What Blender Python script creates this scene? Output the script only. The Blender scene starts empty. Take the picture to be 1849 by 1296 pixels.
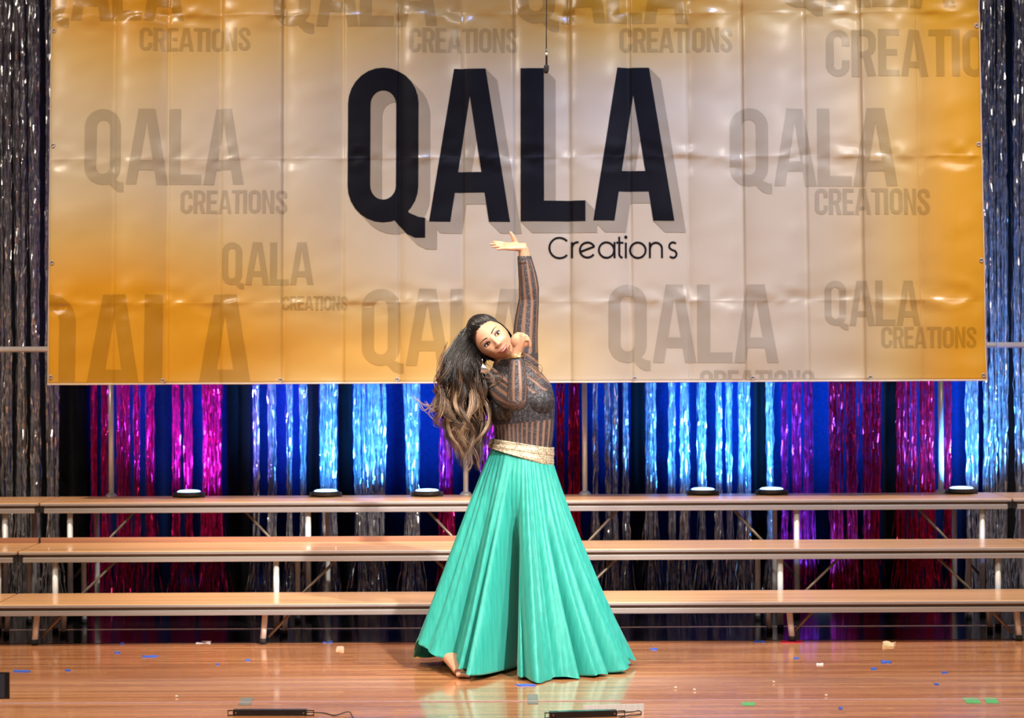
import bpy, bmesh, math, random
import numpy as np
from mathutils import Vector, Matrix
from mathutils.geometry import delaunay_2d_cdt

random.seed(7)
RNG = np.random.default_rng(11)
SC = bpy.context.scene
COL = SC.collection

# ------------------------------------------------------------------ camera
CAM_H = 1.39
FPX = 3698.0
ROLL = math.radians(0.26)
HORIZON = 629.0
cam_d = bpy.data.cameras.new('camera')
cam_d.sensor_fit = 'HORIZONTAL'
cam_d.sensor_width = 36.0
cam_d.lens = 36.0 * FPX / 1849.0
cam_d.shift_y = -(648.0 - HORIZON) / 1849.0
cam_d.clip_start = 0.05
cam_d.dof.use_dof = True
cam_d.dof.focus_distance = 8.75
cam_d.dof.aperture_fstop = 2.8
cam = bpy.data.objects.new('camera', cam_d)
COL.objects.link(cam)
_r = Vector((math.cos(ROLL), 0, -math.sin(ROLL)))
_u = Vector((math.sin(ROLL), 0, math.cos(ROLL)))
_b = Vector((0, -1, 0))
M = Matrix((( _r.x, _u.x, _b.x, 0), (_r.y, _u.y, _b.y, 0), (_r.z, _u.z, _b.z, CAM_H), (0, 0, 0, 1)))
cam.matrix_world = M
SC.camera = cam

def W(px, py, D):
    """the point of the place that stands D metres in front of the lens, seen at that pixel"""
    a = (px - 924.5) / FPX * D
    b = (HORIZON - py) / FPX * D
    p = _r * a + _u * b
    return Vector((p.x, D, CAM_H + p.z))

def WX(px, D):
    return (px - 924.5) / FPX * D

# ------------------------------------------------------------------ world, lights, exposure
SC.view_settings.view_transform = 'Standard'
SC.view_settings.look = 'None'
SC.view_settings.gamma = 1.0
SC.view_settings.use_curve_mapping = False
SC.view_settings.exposure = 0.0
world = bpy.data.worlds.new('dark_hall')
SC.world = world
world.use_nodes = True
world.node_tree.nodes['Background'].inputs[0].default_value = (0.60, 0.55, 0.60, 1)
world.node_tree.nodes['Background'].inputs[1].default_value = 0.035

def spot(name, loc, aim, watts, col, angle, blend=0.4, size=0.12):
    l = bpy.data.lights.new(name, 'SPOT')
    l.energy = watts; l.color = col; l.spot_size = math.radians(angle)
    l.spot_blend = blend; l.shadow_soft_size = size
    o = bpy.data.objects.new(name, l); COL.objects.link(o)
    o.location = loc
    o.rotation_euler = (Vector(aim) - Vector(loc)).to_track_quat('-Z', 'Y').to_euler()
    return o

spot('front_wash_spot', (6.0, 2.2, 6.6), (0.5, 9.8, 1.2), 800, (1.0, 0.90, 0.79), 60, 0.5, 0.25)
spot('front_wash_spot', (-7.0, 4.6, 6.2), (-0.2, 10.2, 1.6), 1000, (1.0, 0.86, 0.72), 58, 0.6, 0.2)
spot('follow_spot', (4.0, 1.2, 7.2), (0.02, 8.85, 0.95), 7200, (1.0, 0.95, 0.90), 15, 0.8, 0.16)
spot('follow_spot', (-2.2, 0.6, 7.0), (0.02, 8.85, 0.95), 1700, (1.0, 0.92, 0.84), 15, 0.8, 0.16)
spot('overhead_wash', (3.0, 6.7, 6.6), (1.6, 9.0, 0.0), 1650, (1.0, 0.87, 0.72), 66, 0.7, 0.2)
spot('overhead_wash', (-3.0, 6.7, 6.6), (-1.6, 9.0, 0.0), 1550, (1.0, 0.84, 0.66), 66, 0.7, 0.2)
spot('blue_top_wash', (2.4, 8.3, 6.0), (1.1, 10.4, 1.7), 900, (0.20, 0.38, 1.0), 46, 0.7, 0.12)
spot('blue_top_wash', (-1.0, 8.3, 6.0), (-0.4, 10.4, 2.2), 420, (0.26, 0.42, 1.0), 46, 0.7, 0.12)

# ------------------------------------------------------------------ materials
def new_mat(name):
    m = bpy.data.materials.new(name); m.use_nodes = True
    nt = m.node_tree
    return m, nt, nt.nodes['Principled BSDF']

def N(nt, kind, **kw):
    n = nt.nodes.new(kind)
    for k, v in kw.items():
        setattr(n, k, v)
    return n

def plain(name, col, rough=0.5, metal=0.0, var=0.12, scale=30.0, bump=0.0, stretch=(1, 1, 1), coat=0.0, spec=0.5):
    m, nt, b = new_mat(name)
    tc = N(nt, 'ShaderNodeTexCoord'); mp = N(nt, 'ShaderNodeMapping')
    mp.inputs['Scale'].default_value = stretch
    nz = N(nt, 'ShaderNodeTexNoise'); nz.inputs['Scale'].default_value = scale; nz.inputs['Detail'].default_value = 4
    nt.links.new(tc.outputs['Object'], mp.inputs['Vector']); nt.links.new(mp.outputs['Vector'], nz.inputs['Vector'])
    rp = N(nt, 'ShaderNodeValToRGB')
    rp.color_ramp.elements[0].position = 0.3; rp.color_ramp.elements[1].position = 0.7
    rp.color_ramp.elements[0].color = tuple(c * (1 - var) for c in col) + (1,)
    rp.color_ramp.elements[1].color = tuple(min(1, c * (1 + var)) for c in col) + (1,)
    nt.links.new(nz.outputs['Fac'], rp.inputs['Fac']); nt.links.new(rp.outputs['Color'], b.inputs['Base Color'])
    b.inputs['Roughness'].default_value = rough; b.inputs['Metallic'].default_value = metal
    b.inputs['Coat Weight'].default_value = coat; b.inputs['Specular IOR Level'].default_value = spec
    if bump:
        bp = N(nt, 'ShaderNodeBump'); bp.inputs['Strength'].default_value = bump; bp.inputs['Distance'].default_value = 0.004
        nt.links.new(nz.outputs['Fac'], bp.inputs['Height']); nt.links.new(bp.outputs['Normal'], b.inputs['Normal'])
    return m

def emit(name, col, strength):
    m, nt, b = new_mat(name)
    b.inputs['Base Color'].default_value = tuple(col) + (1,)
    b.inputs['Emission Color'].default_value = tuple(col) + (1,)
    b.inputs['Emission Strength'].default_value = strength
    return m

def floor_mat():
    m, nt, b = new_mat('varnished_stage_boards')
    L = nt.links.new
    tc = N(nt, 'ShaderNodeTexCoord')
    # boards 55 mm wide that run across the stage: every board its own tint
    sp = N(nt, 'ShaderNodeSeparateXYZ'); L(tc.outputs['Object'], sp.inputs[0])
    row = N(nt, 'ShaderNodeMath', operation='DIVIDE'); L(sp.outputs['Y'], row.inputs[0]); row.inputs[1].default_value = 0.038
    rf = N(nt, 'ShaderNodeMath', operation='FLOOR'); L(row.outputs[0], rf.inputs[0])
    wn = N(nt, 'ShaderNodeTexWhiteNoise', noise_dimensions='1D'); L(rf.outputs[0], wn.inputs['W'])
    off = N(nt, 'ShaderNodeMath', operation='MULTIPLY_ADD'); L(wn.outputs['Value'], off.inputs[0]); off.inputs[1].default_value = 1.7
    L(sp.outputs['X'], off.inputs[2])
    cx = N(nt, 'ShaderNodeMath', operation='DIVIDE'); L(off.outputs[0], cx.inputs[0]); cx.inputs[1].default_value = 1.6
    cf = N(nt, 'ShaderNodeMath', operation='FLOOR'); L(cx.outputs[0], cf.inputs[0])
    cb = N(nt, 'ShaderNodeCombineXYZ'); L(cf.outputs[0], cb.inputs[0]); L(rf.outputs[0], cb.inputs[1])
    wn2 = N(nt, 'ShaderNodeTexWhiteNoise', noise_dimensions='2D'); L(cb.outputs[0], wn2.inputs['Vector'])
    mp = N(nt, 'ShaderNodeMapping'); mp.inputs['Scale'].default_value = (1.1, 75, 1); L(tc.outputs['Object'], mp.inputs['Vector'])
    nz = N(nt, 'ShaderNodeTexNoise'); nz.inputs['Scale'].default_value = 1.0; nz.inputs['Detail'].default_value = 5; L(mp.outputs[0], nz.inputs['Vector'])
    ad = N(nt, 'ShaderNodeMath', operation='MULTIPLY_ADD'); L(wn2.outputs['Value'], ad.inputs[0]); ad.inputs[1].default_value = 0.24
    ml = N(nt, 'ShaderNodeMath', operation='MULTIPLY'); L(nz.outputs['Fac'], ml.inputs[0]); ml.inputs[1].default_value = 0.80
    L(ml.outputs[0], ad.inputs[2])
    rp = N(nt, 'ShaderNodeValToRGB'); cr = rp.color_ramp
    cr.elements[0].position = 0.20; cr.elements[0].color = (0.20, 0.062, 0.025, 1)
    cr.elements[1].position = 0.86; cr.elements[1].color = (0.92, 0.47, 0.20, 1)
    e = cr.elements.new(0.5); e.color = (0.60, 0.235, 0.095, 1)
    L(ad.outputs[0], rp.inputs['Fac'])
    # scuffs and bare scratches along the boards
    mp2 = N(nt, 'ShaderNodeMapping'); mp2.inputs['Scale'].default_value = (8.0, 110, 1); L(tc.outputs['Object'], mp2.inputs['Vector'])
    nz2 = N(nt, 'ShaderNodeTexNoise'); nz2.inputs['Scale'].default_value = 1.0; nz2.inputs['Detail'].default_value = 3; L(mp2.outputs[0], nz2.inputs['Vector'])
    r2 = N(nt, 'ShaderNodeValToRGB'); r2.color_ramp.elements[0].position = 0.615; r2.color_ramp.elements[1].position = 0.645
    L(nz2.outputs['Fac'], r2.inputs['Fac'])
    mp3 = N(nt, 'ShaderNodeMapping'); mp3.inputs['Scale'].default_value = (40, 90, 1); L(tc.outputs['Object'], mp3.inputs['Vector'])
    vz = N(nt, 'ShaderNodeTexVoronoi'); vz.inputs['Scale'].default_value = 1.0; L(mp3.outputs[0], vz.inputs['Vector'])
    r3 = N(nt, 'ShaderNodeValToRGB'); r3.color_ramp.elements[0].position = 0.06; r3.color_ramp.elements[1].position = 0.10
    r3.color_ramp.elements[0].color = (1, 1, 1, 1); r3.color_ramp.elements[1].color = (0, 0, 0, 1)
    L(vz.outputs['Distance'], r3.inputs['Fac'])
    mx = N(nt, 'ShaderNodeMix', data_type='RGBA'); L(r2.outputs['Color'], mx.inputs[0])
    L(rp.outputs['Color'], mx.inputs[6]); mx.inputs[7].default_value = (0.75, 0.40, 0.17, 1)
    mx2 = N(nt, 'ShaderNodeMix', data_type='RGBA')
    sc = N(nt, 'ShaderNodeMath', operation='MULTIPLY'); L(r3.outputs['Color'], sc.inputs[0]); sc.inputs[1].default_value = 0.6
    L(sc.outputs[0], mx2.inputs[0]); L(mx.outputs[2], mx2.inputs[6]); mx2.inputs[7].default_value = (0.8, 0.55, 0.40, 1)
    L(mx2.outputs[2], b.inputs['Base Color'])
    b.inputs['Roughness'].default_value = 0.26
    b.inputs['Coat Weight'].default_value = 0.85; b.inputs['Coat Roughness'].default_value = 0.08; b.inputs['Coat IOR'].default_value = 1.55
    bp = N(nt, 'ShaderNodeBump'); bp.inputs['Strength'].default_value = 0.06; bp.inputs['Distance'].default_value = 0.002
    L(nz.outputs['Fac'], bp.inputs['Height']); L(bp.outputs['Normal'], b.inputs['Normal']); L(bp.outputs['Normal'], b.inputs['Coat Normal'])
    return m

def tread_mat():
    m = plain('riser_tread_wood', (0.80, 0.43, 0.19), rough=0.33, var=0.22, scale=1.0, stretch=(0.8, 26, 26), coat=0.25)
    return m

MAT = {}
MAT['floor'] = floor_mat()
MAT['tread'] = tread_mat()
MAT['alu'] = plain('brushed_aluminium', (0.42, 0.39, 0.375), rough=0.45, metal=0.6, var=0.15, scale=3, stretch=(0.5, 40, 40))
MAT['fascia'] = plain('brown_tread_edge', (0.17, 0.115, 0.085), rough=0.6, var=0.2, scale=4, stretch=(0.5, 20, 20))
MAT['leg'] = plain('zinc_leg_tube', (0.80, 0.79, 0.77), rough=0.32, metal=0.12, var=0.1, scale=12)
MAT['brace'] = plain('painted_brace_bar', (0.22, 0.17, 0.13), rough=0.45, metal=0.5, var=0.15, scale=12)
MAT['rubber'] = plain('black_rubber', (0.02, 0.02, 0.02), rough=0.7, var=0.2)
MAT['black'] = plain('black_painted_metal', (0.015, 0.015, 0.017), rough=0.4, var=0.2)
MAT['drape'] = plain('navy_velour', (0.004, 0.020, 0.13), rough=0.9, var=0.25, scale=60, spec=0.15)
MAT['blackdrape'] = plain('black_velour', (0.010, 0.010, 0.012), rough=0.95, var=0.2, scale=60, spec=0.1)
MAT['wall'] = plain('black_painted_wall', (0.008, 0.008, 0.009), rough=0.9, var=0.2)

# ------------------------------------------------------------------ helpers for meshes
def tagit(o, label=None, cat=None, group=None, kind=None):
    if label: o['label'] = label
    if cat: o['category'] = cat
    if group: o['group'] = group
    if kind: o['kind'] = kind
    return o

def root_of(o):
    v = Vector((0, 0, 0))
    while o is not None:
        v += o.location; o = o.parent
    return v

def empty(name, loc, label=None, cat=None, group=None, kind=None):
    o = bpy.data.objects.new(name, None); COL.objects.link(o); o.location = loc
    o.empty_display_size = 0.1
    return tagit(o, label, cat, group, kind)

def link_mesh(name, me, mat, parent=None, loc=None, smooth=False):
    o = bpy.data.objects.new(name, me); COL.objects.link(o)
    if mat is not None:
        me.materials.append(mat)
    if smooth:
        me.polygons.foreach_set('use_smooth', np.ones(len(me.polygons), dtype=bool))
    o.parent = parent
    if loc is not None:
        o.location = loc
    return o

def from_np(name, verts, faces, mat, parent=None, base=None, smooth=False):
    """verts in place coordinates; base is the object's own origin (place coordinates)"""
    off = root_of(parent) if parent is not None else Vector((0, 0, 0))
    base = Vector(base) if base is not None else off.copy()
    v = np.asarray(verts, dtype=float) - np.array(base)
    me = bpy.data.meshes.new(name)
    me.from_pydata(v.tolist(), [], faces.tolist() if hasattr(faces, 'tolist') else faces)
    me.update()
    return link_mesh(name, me, mat, parent, base - off, smooth)

def from_bm(name, bm, mat, parent=None, base=None, smooth=False, recalc=True):
    if recalc:
        bmesh.ops.recalc_face_normals(bm, faces=bm.faces)
    off = root_of(parent) if parent is not None else Vector((0, 0, 0))
    base = Vector(base) if base is not None else off.copy()
    bm.transform(Matrix.Translation(-base))
    me = bpy.data.meshes.new(name); bm.to_mesh(me); bm.free()
    return link_mesh(name, me, mat, parent, base - off, smooth)

def bm_box(bm, x0, x1, y0, y1, z0, z1, bevel=0.0):
    vs = [bm.verts.new(p) for p in ((x0, y0, z0), (x1, y0, z0), (x1, y1, z0), (x0, y1, z0), (x0, y0, z1), (x1, y0, z1), (x1, y1, z1), (x0, y1, z1))]
    fs = [bm.faces.new([vs[i] for i in q]) for q in ((0, 3, 2, 1), (4, 5, 6, 7), (0, 1, 5, 4), (1, 2, 6, 5), (2, 3, 7, 6), (3, 0, 4, 7))]
    if bevel:
        es = list({e for f in fs for e in f.edges})
        bmesh.ops.bevel(bm, geom=es, offset=bevel, segments=2, affect='EDGES', profile=0.6)

def frames(pts):
    pts = [Vector(p) for p in pts]
    T = []
    for i in range(len(pts)):
        a = pts[max(0, i - 1)]; b = pts[min(len(pts) - 1, i + 1)]
        T.append((b - a).normalized())
    n = T[0].orthogonal().normalized()
    out = []
    for i, t in enumerate(T):
        n = (n - t * n.dot(t)).normalized()
        out.append((t, n, t.cross(n)))
    return pts, out

def bm_tube(bm, pts, rad, seg=10, cap=True, ra=None, axis=None):
    """a tapered tube; axis with ra gives an elliptic section: half-size rad along axis, ra across it"""
    pts, fr = frames(pts)
    if not hasattr(rad, '__len__'):
        rad = [rad] * len(pts)
    rings = []
    for i, p in enumerate(pts):
        t, n, b = fr[i]
        r2 = rad[i]
        if axis is not None:
            n = Vector(axis); n = (n - t * n.dot(t)).normalized(); b = t.cross(n); r2 = ra[i]
        rings.append([bm.verts.new(p + n * math.cos(2 * math.pi * k / seg) * rad[i] + b * math.sin(2 * math.pi * k / seg) * r2) for k in range(seg)])
    for i in range(len(rings) - 1):
        A, B = rings[i], rings[i + 1]
        for k in range(seg):
            bm.faces.new((A[k], A[(k + 1) % seg], B[(k + 1) % seg], B[k]))
    if cap:
        bm.faces.new(list(reversed(rings[0]))); bm.faces.new(rings[-1])

def bm_ball(bm, c, r, seg=16, rot=None):
    """ellipsoid: r is a number or three half-sizes"""
    if not hasattr(r, '__len__'):
        r = (r, r, r)
    m = Matrix.Translation(Vector(c)) @ (rot.to_4x4() if rot is not None else Matrix()) @ Matrix.Diagonal((r[0], r[1], r[2], 1))
    bmesh.ops.create_uvsphere(bm, u_segments=seg, v_segments=max(6, seg // 2), radius=1.0, matrix=m)

def smooth_path(pts, n):
    """Catmull-Rom through pts"""
    P = [np.array(p, dtype=float) for p in pts]
    P = [2 * P[0] - P[1]] + P + [2 * P[-1] - P[-2]]
    out = []
    k = len(P) - 3
    for i in range(n):
        u = i / (n - 1) * k
        j = min(int(u), k - 1); f = u - j
        a, b, c, d = P[j], P[j + 1], P[j + 2], P[j + 3]
        out.append(0.5 * ((2 * b) + (-a + c) * f + (2 * a - 5 * b + 4 * c - d) * f * f + (-a + 3 * b - 3 * c + d) * f ** 3))
    return out

_tab = RNG.random((64, 64))
def vnoise(x, y):
    """smooth value noise -1..1 (arrays)"""
    xi = np.floor(x).astype(int); yi = np.floor(y).astype(int)
    fx = x - xi; fy = y - yi
    fx = fx * fx * (3 - 2 * fx); fy = fy * fy * (3 - 2 * fy)
    g = lambda a, b: _tab[a % 64, b % 64]
    v = (g(xi, yi) * (1 - fx) + g(xi + 1, yi) * fx) * (1 - fy) + (g(xi, yi + 1) * (1 - fx) + g(xi + 1, yi + 1) * fx) * fy
    return v * 2 - 1

# ------------------------------------------------------------------ the setting
bm = bmesh.new(); bm_box(bm, -7, 7, 6.2, 12.6, -0.05, 0.0)
tagit(from_bm('floor', bm, MAT['floor'], base=(0, 6.2, 0)), 'glossy reddish brown stage floor of narrow boards with scuffs', None, None, 'structure')
bm = bmesh.new(); bm_box(bm, -7, 7, 12.45, 12.6, 0.0, 5.0)
tagit(from_bm('wall_back', bm, MAT['wall'], base=(0, 12.5, 0)), 'black wall behind the drapes', None, None, 'structure')
# thin light strip let into the boards near the front
seam = plain('pale_floor_strip', (0.52, 0.36, 0.40), rough=0.35, var=0.1)
a = W(0, 1267, 8.09); yy = 8.07
bm = bmesh.new(); bm_box(bm, -6.9, 6.9, yy - 0.006, yy + 0.006, 0.0, 0.0025, 0.0008)
tagit(from_bm('trim_1', bm, seam, base=(0, yy, 0)), 'thin pale strip crossing the stage floor near the front', None, None, 'structure')

# black glossy dance floor that covers the boards under and behind the risers, with a pale joint
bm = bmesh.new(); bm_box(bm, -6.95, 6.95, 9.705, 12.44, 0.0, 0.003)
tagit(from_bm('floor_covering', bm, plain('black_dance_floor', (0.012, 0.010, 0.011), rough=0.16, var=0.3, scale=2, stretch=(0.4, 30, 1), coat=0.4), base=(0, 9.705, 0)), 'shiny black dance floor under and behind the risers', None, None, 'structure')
bm = bmesh.new(); bm_box(bm, -6.9, 6.9, 10.165, 10.185, 0.003, 0.0042)
tagit(from_bm('trim_2', bm, plain('worn_joint_tape', (0.20, 0.13, 0.12), rough=0.4, var=0.3), base=(0, 10.17, 0)), 'dull joint tape on the black dance floor under the risers', None, None, 'structure')

# ------------------------------------------------------------------ drapes
def drape(name, x0, x1, y, z0, z1, fold, amp, mat, label, cat='curtain', seed=1):
    nx = max(8, int((x1 - x0) / (fold / 9))); nz = 10
    xs = np.linspace(x0, x1, nx + 1); zs = np.linspace(z0, z1, nz + 1)
    X, Z = np.meshgrid(xs, zs)
    ph = X / fold * 2 * math.pi + 1.4 * vnoise(X * 1.7 + seed, Z * 0.3 + seed)
    Y = y - amp * (np.cos(ph) + 0.35 * np.cos(2.3 * ph + seed)) * (0.8 + 0.4 * vnoise(X * 3 + seed * 3, Z * 0.5))
    v = np.stack([X, Y, Z], -1).reshape(-1, 3)
    w = nx + 1
    f = [(j * w + i, j * w + i + 1, (j + 1) * w + i + 1, (j + 1) * w + i) for j in range(nz) for i in range(nx)]
    o = from_np(name, v, f, mat, base=((x0 + x1) / 2, y, z0), smooth=True)
    sm = o.modifiers.new('thickness', 'SOLIDIFY'); sm.thickness = 0.004
    return tagit(o, label, cat)

drape('backdrop_drape', -6.5, 6.5, 12.15, 0.0, 4.6, 0.22, 0.035, MAT['drape'], 'deep blue lit pleated drape hanging behind all the foil fringe', seed=3)
drape('black_side_drape', WX(108, 11.95), WX(160, 11.95), 11.9, 0.0, 4.6, 0.12, 0.03, MAT['blackdrape'], 'narrow black drape between the silver and the pink foil fringe', seed=5)
drape('black_side_drape', -6.3, WX(104, 11.95), 11.9, 0.0, 4.6, 0.16, 0.03, MAT['blackdrape'], 'black drape at the far left end behind silver fringe', seed=7)
drape('black_side_drape', WX(1590, 11.95), WX(1622, 11.95), 11.9, 0.0, 4.6, 0.12, 0.03, MAT['blackdrape'], 'narrow black drape between the two red foil fringes at right', seed=9)
for (a0, a1, s_, lab) in ((412, 455, 12, 'narrow black drape right of the bright pink foil fringe'), (1772, 2700, 15, 'black drape at the far right end behind silver fringe'), (556, 577, 17, 'black drape strip left of the second uplight'), (612, 636, 19, 'black drape strip right of the second uplight'), (1138, 1163, 21, 'black drape strip behind the left part of the wide silver fringe'), (1357, 1381, 23, 'black drape strip left of the uplight beside the magenta fringe')):
    if lab:
        drape('black_side_drape', WX(a0, 11.95), WX(a1, 11.95), 11.9, 0.0, 4.6, 0.14, 0.03, MAT['blackdrape'], lab, seed=s_)

# ------------------------------------------------------------------ foil fringe curtains
def foil(name, col, rough):
    m, nt, b = new_mat(name)
    L = nt.links.new
    tc = N(nt, 'ShaderNodeTexCoord')
    vz = N(nt, 'ShaderNodeTexVoronoi'); vz.inputs['Scale'].default_value = 55
    L(tc.outputs['Object'], vz.inputs['Vector'])
    rp = N(nt, 'ShaderNodeValToRGB')
    rp.color_ramp.elements[0].color = tuple(c * 0.55 for c in col) + (1,); rp.color_ramp.elements[1].color = tuple(min(1, c * 1.15) for c in col) + (1,)
    L(vz.outputs['Color'], rp.inputs['Fac']); L(rp.outputs['Color'], b.inputs['Base Color'])
    b.inputs['Metallic'].default_value = 0.85; b.inputs['Roughness'].default_value = rough
    return m
MAT['silver'] = foil('silver_foil', (0.88, 0.86, 0.88), 0.20)
MAT['pink'] = foil('bluelit_red_foil', (0.92, 0.020, 0.22), 0.26)  # the red foil again, with the blue uplights' tint put into its colour
MAT['red'] = foil('red_foil', (0.85, 0.012, 0.075), 0.26)

def fringe(name, bundles, mat, D, label, group, ztop=3.75, dens=0.0017, zbot=0.02):
    cx = sum((a + b) / 2 for a, b in bundles) / len(bundles)
    r = empty(name, (WX(cx, D), D, 0.0), label, 'fringe curtain', group)
    for (p0, p1) in bundles:
        x0, x1 = WX(p0, D), WX(p1, D)
        xc, hw = (x0 + x1) / 2, max(0.008, (x1 - x0) / 2)
        n = max(5, int(2 * hw / dens))
        seg = 84
        zz = np.linspace(zbot, ztop, seg + 1)
        V = []; F = []
        ph0 = RNG.uniform(0, 6.28)
        for k in range(n):
            u = RNG.uniform(-1, 1)
            u = math.copysign(abs(u) ** 0.9, u)
            wv = 0.84 + 0.16 * np.sin(zz * 2.1 + ph0) + 0.05 * np.sin(zz * 5 + ph0 * 2)
            low = np.clip((0.55 - zz) / 0.55, 0, 1)
            x = xc + hw * u * (wv + 0.35 * low * RNG.uniform(-0.4, 1.0)) + 0.003 * np.cumsum(RNG.normal(0, 0.35, seg + 1)) * 0.5
            x += low ** 2 * RNG.normal(0, 0.03) + 0.0022 * RNG.normal(0, 1, seg + 1)
            y = D + RNG.uniform(-0.03, 0.03) + 0.0045 * RNG.normal(0, 1, seg + 1)
            w = RNG.uniform(0.0014, 0.0030)
            th = RNG.uniform(-1.2, 1.2) + np.cumsum(RNG.normal(0, 0.45, seg + 1))
            th = 1.15 * np.sin(th)
            dx = w * np.cos(th); dy = w * np.sin(th)
            z = np.clip(zz + RNG.normal(0, 0.006, seg + 1), zbot * 0.5, None)
            if RNG.random() < 0.2:
                z = z + RNG.uniform(0, 0.2)
            base = len(V) * 1
            b0 = base
            V.extend(np.stack([np.stack([x - dx, y - dy, z], -1), np.stack([x + dx, y + dy, z], -1)], 1).reshape(-1, 3).tolist())
            F.extend([(b0 + 2 * i, b0 + 2 * i + 1, b0 + 2 * i + 3, b0 + 2 * i + 2) for i in range(seg)])
        o = from_np('strand_bundle', V, F, mat, r)
        o['kind'] = 'stuff'
    return r

G = 'foil fringe curtains behind the risers'
DF = 11.36
fringe('foil_fringe_curtain', [(-22, -6), (0, 8), (10, 22), (27, 48), (52, 71), (84, 106)], MAT['silver'], DF, 'silver foil fringe hanging at the left edge beside the banner', G)
fringe('foil_fringe_curtain', [(163, 175), (182, 196), (212, 236), (240, 252), (263, 280)], MAT['pink'], DF, 'crimson pink foil fringe behind the leftmost white post', G)
fringe('foil_fringe_curtain', [(309, 325), (332, 347), (358, 406)], MAT['pink'], DF, 'bright magenta foil fringe above the leftmost uplight', G)
fringe('foil_fringe_curtain', [(458, 467), (482, 498), (517, 528), (540, 552), (578, 610), (637, 697), (728, 760)], MAT['silver'], DF, 'silver fringe washed blue between the magenta fringe and the dancer', G)
fringe('foil_fringe_curtain', [(788, 822), (862, 896)], MAT['pink'], DF, 'magenta foil fringe behind the dancer\'s long hair', G)
fringe('foil_fringe_curtain', [(1003, 1020), (1024, 1048)], MAT['red'], DF, 'dark red foil fringe just right of the dancer\'s waist', G)
fringe('foil_fringe_curtain', [(1068, 1080), (1092, 1115), (1122, 1135), (1165, 1185), (1205, 1218), (1226, 1245), (1259, 1273), (1291, 1303), (1310, 1320), (1332, 1355), (1382, 1396)], MAT['silver'], DF, 'wide silver blue foil fringe right of the dancer', G)
fringe('foil_fringe_curtain', [(1410, 1421), (1428, 1447), (1449, 1466)], MAT['pink'], DF + 0.13, 'bright magenta foil fringe right of the wide silver one', G)
fringe('foil_fringe_curtain', [(1497, 1522), (1526, 1546), (1556, 1588)], MAT['red'], DF, 'red foil fringe left of the narrow black drape at right', G)
fringe('foil_fringe_curtain', [(1618, 1653), (1658, 1685), (1705, 1716)], MAT['red'], DF, 'red foil fringe around the rightmost white post', G)
fringe('foil_fringe_curtain', [(1744, 1765), (1775, 1784), (1786, 1797), (1801, 1817), (1830, 1860)], MAT['silver'], DF, 'silver foil fringe hanging at the right edge beside the banner', G)

# ------------------------------------------------------------------ choral risers
TD = 0.46
D1 = 9.57
TIER = [(D1, 0.203), (D1 + TD, 0.406), (D1 + 2 * TD, 0.61)]
SECX = [-4.90, -2.425, 0.065, 2.56, 5.0]
LEGS = {
    0: {1: [(-5, 0)], 2: [(8, 0)], 0: [(-40, 0)]},
    1: {0: [(65, 1), (477, 1), (905, -1)], 1: [(98, 1), (497, 1), (892, -1)], 2: [(125, 1), (555, -1), (885, -1)]},
    2: {0: [(1010, 1), (1423, 1), (1833, -1)], 1: [(1004, 1), (1407, 1), (1800, -1)], 2: [(1000, 1), (1437, -1), (1772, -1)]},
    3: {0: [(2000, 1)], 1: [(1935, 1)], 2: [(1900, 1)]},
}
SEC_LABEL = ['end of a three step wooden riser cut off at the left edge', 'three step riser with wooden treads left of the dancer', 'three step riser with wooden treads right of the dancer', 'end of a three step wooden riser cut off at the right edge']
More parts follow.
